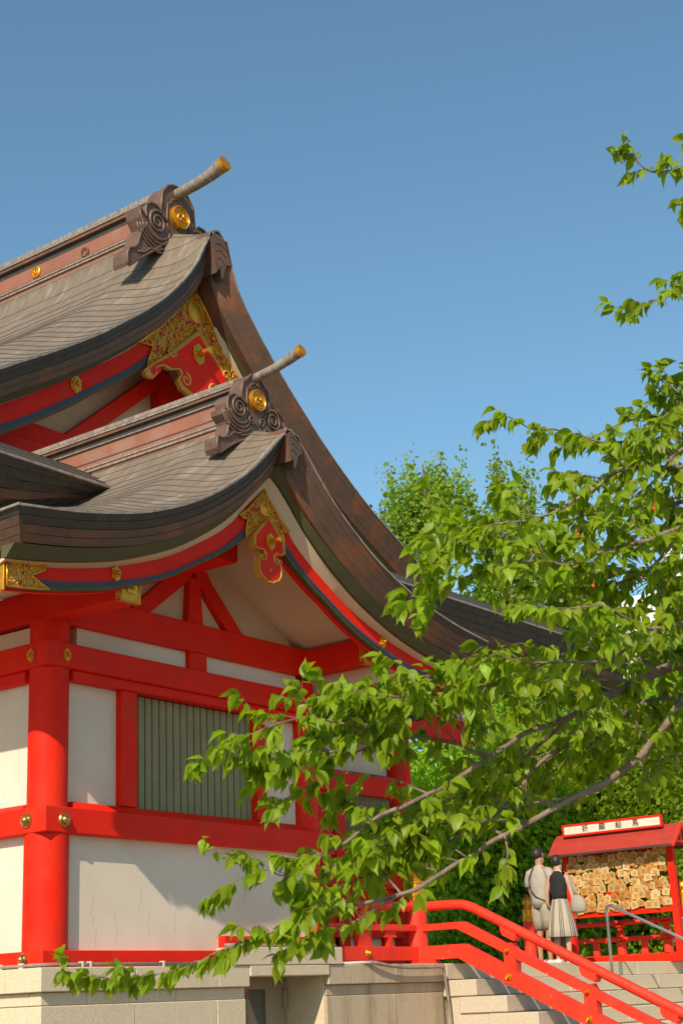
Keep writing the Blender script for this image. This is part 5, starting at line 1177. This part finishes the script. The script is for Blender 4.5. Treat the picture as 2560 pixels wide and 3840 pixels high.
# ------------------------------------------------------------------ the cherry tree in the foreground
BR = {'N10': [(5.34, 3.16, 2.3, 0.007), (5.22, 3.3, 2.33, 0.006), (5.13, 3.46, 2.28, 0.004), (5.04, 3.6, 2.23, 0.002)],
    'N11': [(5.11, 3.23, 2.08, 0.006), (5.07, 3.34, 2.14, 0.005), (4.99, 3.46, 2.12, 0.004), (4.89, 3.54, 2.06, 0.002)],
    'U6': [(6.32, 2.34, 3.93, 0.014), (5.8, 2.44, 3.75, 0.01), (5.66, 2.55, 3.58, 0.007), (5.59, 2.71, 3.47, 0.004), (5.52, 2.83, 3.42, 0.002)],
    'U7': [(6.17, 2.36, 3.29, 0.014), (5.66, 2.46, 3.11, 0.01), (5.48, 2.52, 3.12, 0.007), (5.38, 2.62, 3.18, 0.004), (5.29, 2.72, 3.2, 0.002)],
    'U8': [(6.37, 2.33, 4.16, 0.012), (5.94, 2.48, 4.0, 0.008), (5.88, 2.6, 3.91, 0.006), (5.76, 2.69, 3.74, 0.003), (5.72, 2.76, 3.69, 0.002)],
    'N8': [(6.63, 2.7, 2.51, 0.012), (6.43, 2.87, 2.71, 0.008), (6.33, 3.0, 2.71, 0.006), (6.25, 3.18, 2.59, 0.004), (6.2, 3.29, 2.52, 0.002)],
    'N9': [(4.95, 3.07, 2.78, 0.005), (4.88, 3.18, 2.74, 0.004), (4.82, 3.28, 2.71, 0.003), (4.78, 3.35, 2.68, 0.002)],
    'N1': [(5.08, 3.08, 2.44, 0.009), (4.92, 3.19, 2.61, 0.007), (4.71, 3.28, 2.66, 0.005), (4.61, 3.44, 2.61, 0.004), (4.54, 3.58, 2.52, 0.002)],
    'N2': [(4.88, 3.24, 2.3, 0.007), (4.83, 3.37, 2.37, 0.005), (4.68, 3.47, 2.39, 0.004), (4.59, 3.61, 2.35, 0.003), (4.46, 3.66, 2.26, 0.002)],
    'N3': [(5.14, 3.07, 2.15, 0.008), (5.06, 3.23, 2.21, 0.006), (4.97, 3.38, 2.16, 0.005), (4.79, 3.46, 2.11, 0.004), (4.72, 3.6, 2.06, 0.002)],
    'N4': [(4.82, 3.35, 1.94, 0.006), (4.79, 3.44, 2.02, 0.005), (4.67, 3.54, 1.97, 0.004), (4.59, 3.65, 1.95, 0.002)],
    'N6': [(5.95, 2.73, 2.85, 0.012), (6.0, 2.94, 2.99, 0.009), (5.96, 3.17, 3.01, 0.006), (5.84, 3.38, 2.91, 0.004), (5.74, 3.56, 2.84, 0.002)],
    'N7': [(5.73, 3.22, 2.5, 0.008), (6.17, 3.27, 2.61, 0.006), (6.37, 3.11, 2.73, 0.005), (6.57, 2.98, 2.82, 0.003)],
    'L1': [(6.52, 2.59, 2.99, 0.035), (6.1, 2.69, 2.9, 0.03), (5.82, 2.76, 2.8, 0.026), (5.67, 2.82, 2.73, 0.022), (5.4, 2.9, 2.61, 0.017), (5.23, 3.0, 2.54, 0.014), (5.08, 3.08, 2.44, 0.012), (4.88, 3.24, 2.3, 0.011), (4.75, 3.37, 2.23, 0.01), (4.65, 3.48, 2.13, 0.008), (4.54, 3.56, 2.08, 0.006), (4.43, 3.62, 2.09, 0.003)],
    'L2': [(6.52, 2.59, 2.99, 0.035), (6.17, 2.62, 2.83, 0.026), (5.94, 2.64, 2.71, 0.022), (5.77, 2.72, 2.52, 0.02), (5.57, 2.79, 2.38, 0.018), (5.4, 2.9, 2.29, 0.016), (5.14, 3.07, 2.15, 0.013), (5.02, 3.17, 2.07, 0.011), (4.92, 3.27, 1.99, 0.011), (4.82, 3.35, 1.94, 0.01), (4.67, 3.49, 1.9, 0.009), (4.52, 3.63, 1.84, 0.008), (4.41, 3.72, 1.8, 0.007), (4.3, 3.79, 1.76, 0.006), (4.24, 3.9, 1.71, 0.005), (4.15, 4.04, 1.68, 0.004), (4.08, 4.15, 1.68, 0.003), (3.98, 4.26, 1.71, 0.002)],
    'L3': [(5.82, 2.76, 2.8, 0.018), (6.0, 2.92, 2.71, 0.014), (5.91, 3.08, 2.64, 0.012), (5.73, 3.22, 2.5, 0.01), (5.6, 3.31, 2.34, 0.008), (5.46, 3.39, 2.22, 0.005), (5.38, 3.51, 2.18, 0.003)],
    'U1': [(6.35, 2.36, 3.84, 0.02), (5.91, 2.5, 3.71, 0.015), (5.67, 2.66, 3.68, 0.012), (5.5, 2.78, 3.55, 0.01), (5.33, 2.9, 3.44, 0.007), (5.15, 2.99, 3.39, 0.005), (5.06, 3.12, 3.38, 0.003)],
    'U2': [(6.22, 2.35, 3.53, 0.02), (5.69, 2.44, 3.37, 0.016), (5.44, 2.49, 3.27, 0.013), (5.25, 2.59, 3.21, 0.01), (5.1, 2.66, 3.14, 0.008), (4.93, 2.72, 3.13, 0.006), (4.74, 2.84, 3.07, 0.005), (4.64, 2.99, 3.03, 0.003)],
    'U4': [(6.49, 2.39, 4.08, 0.012), (6.05, 2.54, 3.92, 0.008), (5.96, 2.68, 3.9, 0.007), (5.76, 2.79, 3.86, 0.006), (5.64, 2.93, 3.92, 0.005), (5.48, 2.98, 3.89, 0.004), (5.4, 3.06, 3.95, 0.003), (5.34, 3.15, 3.92, 0.002)],
    'U5': [(6.47, 2.43, 3.74, 0.015), (6.12, 2.61, 3.63, 0.012), (6.03, 2.74, 3.6, 0.01), (5.78, 2.93, 3.56, 0.008), (5.56, 3.12, 3.44, 0.006), (5.44, 3.27, 3.46, 0.004), (5.28, 3.35, 3.37, 0.002)],
    'T1': [(6.32, 2.17, 5.21, 0.012), (5.62, 2.22, 4.94, 0.007), (5.46, 2.29, 4.88, 0.005), (5.39, 2.35, 4.94, 0.003), (5.34, 2.39, 4.97, 0.002)],
    'T2': [(6.4, 2.25, 4.9, 0.012), (5.9, 2.4, 4.55, 0.007), (5.75, 2.48, 4.44, 0.005), (5.71, 2.57, 4.4, 0.002)],
    'T3': [(6.53, 2.38, 4.31, 0.015), (6.16, 2.46, 4.13, 0.01), (6.01, 2.5, 4.08, 0.008), (5.96, 2.55, 4.13, 0.005), (5.9, 2.6, 4.19, 0.003)],
    'T4': [(6.53, 2.38, 4.31, 0.015), (6.21, 2.6, 4.05, 0.008), (6.13, 2.71, 4.07, 0.006), (6.04, 2.84, 4.04, 0.005), (5.88, 2.94, 3.94, 0.003), (5.81, 3.05, 3.91, 0.002)],
    'M1': [(6.01, 2.36, 3.06, 0.02), (5.51, 2.41, 2.93, 0.013), (5.24, 2.44, 2.87, 0.01), (4.95, 2.46, 2.9, 0.007), (4.78, 2.53, 2.88, 0.004), (4.58, 2.63, 2.88, 0.002)],
    'M1b': [(5.24, 2.44, 2.87, 0.009), (5.1, 2.53, 2.75, 0.007), (4.84, 2.72, 2.72, 0.006), (4.74, 2.83, 2.75, 0.004), (4.71, 2.91, 2.67, 0.002)],
    'M2': [(5.82, 2.76, 2.8, 0.014), (5.52, 2.83, 2.77, 0.01), (5.22, 2.9, 2.73, 0.008), (5.01, 3.02, 2.71, 0.006), (4.83, 3.11, 2.67, 0.004), (4.75, 3.24, 2.65, 0.003), (4.70, 3.33, 2.66, 0.002)],
    'M3': [(5.08, 3.08, 2.44, 0.01), (4.97, 3.19, 2.51, 0.008), (4.75, 3.3, 2.52, 0.007), (4.56, 3.37, 2.55, 0.006), (4.46, 3.49, 2.58, 0.005), (4.31, 3.54, 2.54, 0.004), (4.24, 3.65, 2.49, 0.003), (4.18, 3.78, 2.42, 0.002)],
    'M3b': [(4.75, 3.3, 2.52, 0.006), (4.58, 3.39, 2.45, 0.005), (4.48, 3.52, 2.47, 0.003), (4.4, 3.66, 2.4, 0.002)],
    'M5': [(4.65, 3.48, 2.13, 0.006), (4.47, 3.61, 2.02, 0.004), (4.41, 3.67, 2.04, 0.003), (4.33, 3.81, 1.98, 0.002), (4.31, 3.86, 1.95, 0.0015)],
    'M6': [(5.4, 2.9, 2.61, 0.012), (5.44, 3.08, 2.51, 0.009), (5.37, 3.25, 2.39, 0.007), (5.3, 3.4, 2.27, 0.005), (5.14, 3.47, 2.22, 0.003)],
    'M7': [(4.82, 3.35, 1.94, 0.006), (4.66, 3.44, 1.85, 0.004), (4.57, 3.58, 1.8, 0.003), (4.51, 3.7, 1.74, 0.002)],
    'M8': [(5.4, 2.9, 2.29, 0.009), (5.28, 3.07, 2.27, 0.006), (5.18, 3.25, 2.2, 0.004), (5.12, 3.38, 2.11, 0.002)],
    'M9': [(5.94, 2.64, 2.71, 0.012), (6.03, 2.85, 2.75, 0.009), (6.04, 3.08, 2.63, 0.007), (5.97, 3.25, 2.51, 0.004), (5.91, 3.35, 2.46, 0.002)],
    'M10': [(5.69, 2.44, 3.37, 0.012), (5.56, 2.53, 3.2, 0.009), (5.39, 2.65, 3.11, 0.006), (5.2, 2.74, 3.08, 0.004), (5.11, 2.85, 3.09, 0.002)],
    'M11': [(6.7, 2.71, 2.63, 0.012), (6.18, 2.77, 2.53, 0.008), (6.02, 2.84, 2.49, 0.005), (5.94, 2.91, 2.54, 0.002)],
    'M12': [(5.89, 2.53, 3.38, 0.01), (5.86, 2.63, 3.26, 0.008), (5.76, 2.66, 3.13, 0.004), (5.72, 2.74, 3.08, 0.002)]}
ct = root('cherry_tree', (7.25, 2.0, 0), 'cherry tree reaching in from the right with long leafy branches before the shrine', 'tree')
random.seed(12)
TRK = [(7.25, 2.0, 0, .17), (7.16, 2.02, .8, .14), (7.12, 2.06, 1.6, .12), (7.00, 2.1, 2.5, .105), (6.97, 2.12, 3.4, .085), (6.88, 2.13, 4.3, .065), (6.9, 2.08, 5.1, .045), (6.97, 2.0, 5.8, .03), (7.1, 1.9, 6.4, .012)]
b = MB(); b.tube(TRK, 16); b.build('trunk', bark, ct, True)
anch = {'L1': 3, 'L2': 3, 'U1': 4, 'U2': 4, 'U4': 5, 'U5': 4, 'T1': 6, 'T2': 6, 'T3': 5, 'T4': 5, 'M1': 3, 'M11': 2, 'U6': 4, 'U7': 3, 'U8': 5, 'N8': 2}
def cat(P0, n):
    out = []
    for i in range(len(P0)-1):
        p0 = P0[max(i-1, 0)]; p1 = P0[i]; p2 = P0[i+1]; p3 = P0[min(i+2, len(P0)-1)]
        for j in range(n):
            t = j/n
            out.append(tuple(.5*((2*p1[q]) + (-p0[q]+p2[q])*t + (2*p0[q]-5*p1[q]+4*p2[q]-p3[q])*t*t + (-p0[q]+3*p1[q]-3*p2[q]+p3[q])*t**3) for q in range(4)))
    out.append(P0[-1]); return out
leaves = []   # (pos, dir, size)
def add_leaves(pts, gap, dens=1.0, lo=0.0):
    L = 0; nxt = gap*random.random(); side = 1
    for i in range(len(pts)-1):
        a, c = Vector(pts[i][:3]), Vector(pts[i+1][:3]); seg = (c-a).length; d = (c-a).normalized()
        while L+seg > nxt:
            q = a + d*(nxt-L)
            if random.random() < dens:
                side = -side; s_ = d.cross(Vector((0, 0, 1))).normalized()*side
                di = (d*.55 + s_*random.uniform(.2, .9) + Vector((0, 0, -1))*random.uniform(.15, 1.05) + Vector([random.gauss(0, .25) for _ in range(3)])).normalized()
                
                if not (q.x > 5.12 and q.z < 2.30): leaves.append((q, di, random.uniform(.050, .088)))
            nxt += gap*random.uniform(.6, 1.4)
        L += seg
def tip(p, d):
    for _ in range(random.choice((2, 3, 4))):
        di = (d*.7 + Vector([random.gauss(0, .45) for _ in range(3)]) + Vector((0, 0, -.55))).normalized(); 
        if not (p[0] > 5.12 and p[2] < 2.30): leaves.append((Vector(p[:3]), di, random.uniform(.058, .092)))
def twig(p, d, L, r, depth=0):
    n = 5; P0 = [(*p, r)]; q = Vector(p); dd = d.copy()
    for i in range(n):
        dd = (dd + Vector([random.gauss(0, .20) for _ in range(3)]) + Vector((0, 0, -.03))).normalized(); q = q + dd*L/n; P0.append((*q, r*(1-.75*(i+1)/n)))
    tb = cat(P0, 2); TW.tube(tb, 5, False); add_leaves(tb[3:], .0185); tip(q, dd)
    if depth < 1 and L > .18:
        for _ in range(random.choice((1, 2))):
            i = random.randint(1, 3); pp = Vector(P0[i][:3]); d2 = (dd + Vector([random.gauss(0, .8) for _ in range(3)])).normalized(); twig(pp, d2, L*random.uniform(.4, .6), r*.6, depth+1)
for q_ in range(15):
    a = R(random.uniform(-125, 5)); z0 = random.uniform(2.6, 6.3); r0 = random.uniform(1.2, 2.4)*(1.1-.07*z0)
    tk = TRK[min(7, 3+int((z0-2.5)/.95))]; Q = []
    for j in range(6):
        u = j/5; Q.append((tk[0]+r0*u*math.cos(a+.3*u), tk[1]+r0*u*math.sin(a+.3*u), tk[2]+r0*.55*u**1.3+random.uniform(-.05, .05), .03*(1-.85*u)))
    BR['crown_%d' % q_] = Q
for key, P0 in BR.items():
    if key in anch: P0 = [(*TRK[anch[key]][:3], P0[0][3]*1.25)] + P0
    dense = cat([tuple(q) for q in P0], 5)
    dense = [(q[0]+.006*noise.noise(Vector(q[:3])*9), q[1]+.006*noise.noise(Vector(q[:3])*9+Vector((5, 0, 0))), q[2]+.008*noise.noise(Vector(q[:3])*9+Vector((0, 9, 0))), max(.0012, q[3]*.78*(1+.18*noise.noise(Vector(q[:3])*25)))) for q in dense]
    b = MB(); b.tube(dense, 9 if P0[1][3] > .012 else 6); b.build('branch', bark, ct, True)
    TW = MB(); d = 0; L = 0; nxt = .25; heavy = key[0] in 'LUM'
    start = 4 if key in anch else 3
    oc = key.startswith('crown')
    for i in range(1, len(dense)-1):
        a, c = Vector(dense[i-1][:3]), Vector(dense[i][:3]); L += (c-a).length
        if i < start: nxt = L+.05; continue
        if L > nxt:
            dr_ = (c-a).normalized(); sd_ = dr_.cross(Vector((0, 0, 1))).normalized()*random.choice((-1, 1))
            r_ = c-a
            thick = dense[i][3]
            dd = (dr_*random.uniform(.4, 1.0) + sd_*random.uniform(.2, .8) + Vector((0, 0, random.uniform(-.25, .75)))).normalized()
            fr_ = i/len(dense)
            if oc or i < 9: Lt = random.uniform(.18, .42)
            elif key == 'L2': Lt = random.uniform(.10, .26) if fr_ < .5 else random.uniform(.05, .11)
            elif key == 'L1': Lt = random.uniform(.12, .30) if fr_ < .55 else random.uniform(.05, .12)
            elif key in ('M5', 'N4'): Lt = random.uniform(.03, .07)
            elif key in ('M1', 'M1b'): Lt = random.uniform(.05, .13)
            elif key in ('T1', 'T2', 'T3'): Lt = random.uniform(.06, .13)
            elif key in ('M7', 'N11', 'N2'): Lt = random.uniform(.05, .12)
            elif key in ('U4', 'T4'): Lt = random.uniform(.05, .14)
            elif key[0] == 'N' or key in ('M2', 'M6', 'M8', 'M9', 'L3', 'M3b'): Lt = random.uniform(.14, .32)
            elif key == 'M3': Lt = random.uniform(.10, .24) if fr_ < .8 else random.uniform(.04, .10)
            elif key in ('U1', 'U2', 'U5', 'U6', 'U7', 'U8', 'M10', 'M12'): Lt = random.uniform(.12, .36)
            else: Lt = random.uniform(.10, .26)
            twig(c, dd, Lt, min(.005, thick*.5))
            nxt = L + (random.uniform(.035, .08) if key in ('U1', 'U2', 'U5', 'M2', 'M3', 'M3b', 'M6', 'M8', 'L3', 'T1', 'T2', 'T3', 'M10', 'N1', 'N2', 'N3', 'N5', 'N6', 'N9', 'N10', 'N11', 'M7', 'U6', 'U7') or (key == 'L2' and fr_ > .5) else random.uniform(.05, .11))
        if dense[i][3] < .0065: 
            if random.random() < .6: add_leaves(dense[i-1:i+1], .024)
            if key == 'L2': add_leaves(dense[i-1:i+1], .016)
    e_ = (Vector(dense[-1][:3])-Vector(dense[-3][:3])).normalized(); add_leaves(dense[-8:], .022); tip(dense[-1], e_); tip(dense[-1], e_)
    if TW.v: o = TW.build('twig', bark, ct, True); o['kind'] = 'stuff'
# leaf shapes
def leaf_mesh(L, Wd, bend, fold, tw):
    b = MB(); n = 7; V = []; prof = [0.0, .55, .92, 1.0, .86, .55, .18, 0.0]
    for i in range(n+1):
        t = i/n; w_ = Wd*.5*prof[i]; z = -bend*L*t*t; x = L*(t - .12*bend*t*t)
        if i in (0, n): V.append((x, 0, z))
        else:
            ty = tw*t; up = fold*w_
            V += [(x, -w_*math.cos(ty), z+up-w_*math.sin(ty)), (x, 0, z), (x, w_*math.cos(ty), z+up+w_*math.sin(ty))]
    Fs = [(0, 2, 1), (0, 3, 2)]
    for i in range(n-2):
        a = 1+i*3; Fs += [(a, a+1, a+4, a+3), (a+1, a+2, a+5, a+4)]
    a = 1+(n-2)*3; e_ = len(V)-1; Fs += [(a, a+1, e_), (a+1, a+2, e_)]
    m0 = len(V)
    V += [(-.014, .0008, .003), (-.014, -.0008, .003), (0, -.0008, 0), (0, .0008, 0)]; Fs.append((m0, m0+1, m0+2, m0+3))
    me = bpy.data.meshes.new('leaf'); me.from_pydata(V, [], Fs); me.materials.append(leafM); me.polygons.foreach_set('use_smooth', [True]*len(Fs)); me.update(); return me
LV = [leaf_mesh(1, random.uniform(.46, .58), random.uniform(.15, .55), random.uniform(.15, .55), random.uniform(-.3, .3)) for _ in range(8)]
camp = Vector((0, 0, 1.55))
def lmat(q, di, s_):
    x = di.normalized(); up = Vector((random.gauss(0, .5), random.gauss(0, .5), 1)); y = up.cross(x).normalized(); z = x.cross(y)
    return Matrix(((x.x*s_, y.x*s_, z.x*s_, q.x), (x.y*s_, y.y*s_, z.y*s_, q.y), (x.z*s_, y.z*s_, z.z*s_, q.z), (0, 0, 0, 1)))
Rin = mw.inverted()
def inview(q):
    p = Rin @ q; 
    return p.z < 0 and abs(p.x/-p.z) < 784/3495 and abs(p.y/-p.z) < 1176/3495
vis = sorted([l for l in leaves if inview(l[0])], key=lambda l: -l[2]/(l[0]-camp).length); rest = [l for l in leaves if not inview(l[0])]
print('LEAVES', len(vis), len(rest))
base = Vector(ct.location)
for q, di, s_ in vis[:300]:
    o = bpy.data.objects.new('leaf', random.choice(LV)); COL.objects.link(o); o.parent = ct; o.matrix_local = Matrix.Translation(-base) @ lmat(q, di, s_)
LVd = []
for me in LV:
    LVd.append(([tuple(v.co) for v in me.vertices], [tuple(p.vertices) for p in me.polygons]))
groups = [[], [], [], []]
for i, l in enumerate(vis[300:]+rest): groups[i % 4].append(l)
leafMs = [leafM]
for gl in groups:
    V = []; Fs = []
    for q, di, s_ in gl:
        vs, fs = random.choice(LVd); M_ = lmat(q, di, s_); n0 = len(V)
        V += [tuple(M_ @ Vector(v) - base) for v in vs]; Fs += [tuple(i+n0 for i in f) for f in fs]
    me = bpy.data.meshes.new('foliage'); me.from_pydata(V, [], Fs); me.materials.append(leafM); me.polygons.foreach_set('use_smooth', [True]*len(Fs)); me.update()
    o = bpy.data.objects.new('foliage', me); COL.objects.link(o); o.parent = ct; o['kind'] = 'stuff'
chm = mat('red_cherry', (0.75, 0.05, 0.02), 0.3)
for p in ((4.83, 2.48, 3.16), (4.75, 2.63, 3.11), (4.91, 2.48, 2.98), (4.98, 2.24, 3.24)):
    b = MB(); b.lathe(p, [(.001, -.0065), (.004, -.005), (.0065, 0), (.004, .005), (.001, .0065)], 10); b.tube([(*p, .0008), (p[0]+.01, p[1], p[2]+.03, .0008)], 4); b.build('cherry', chm, ct, True)
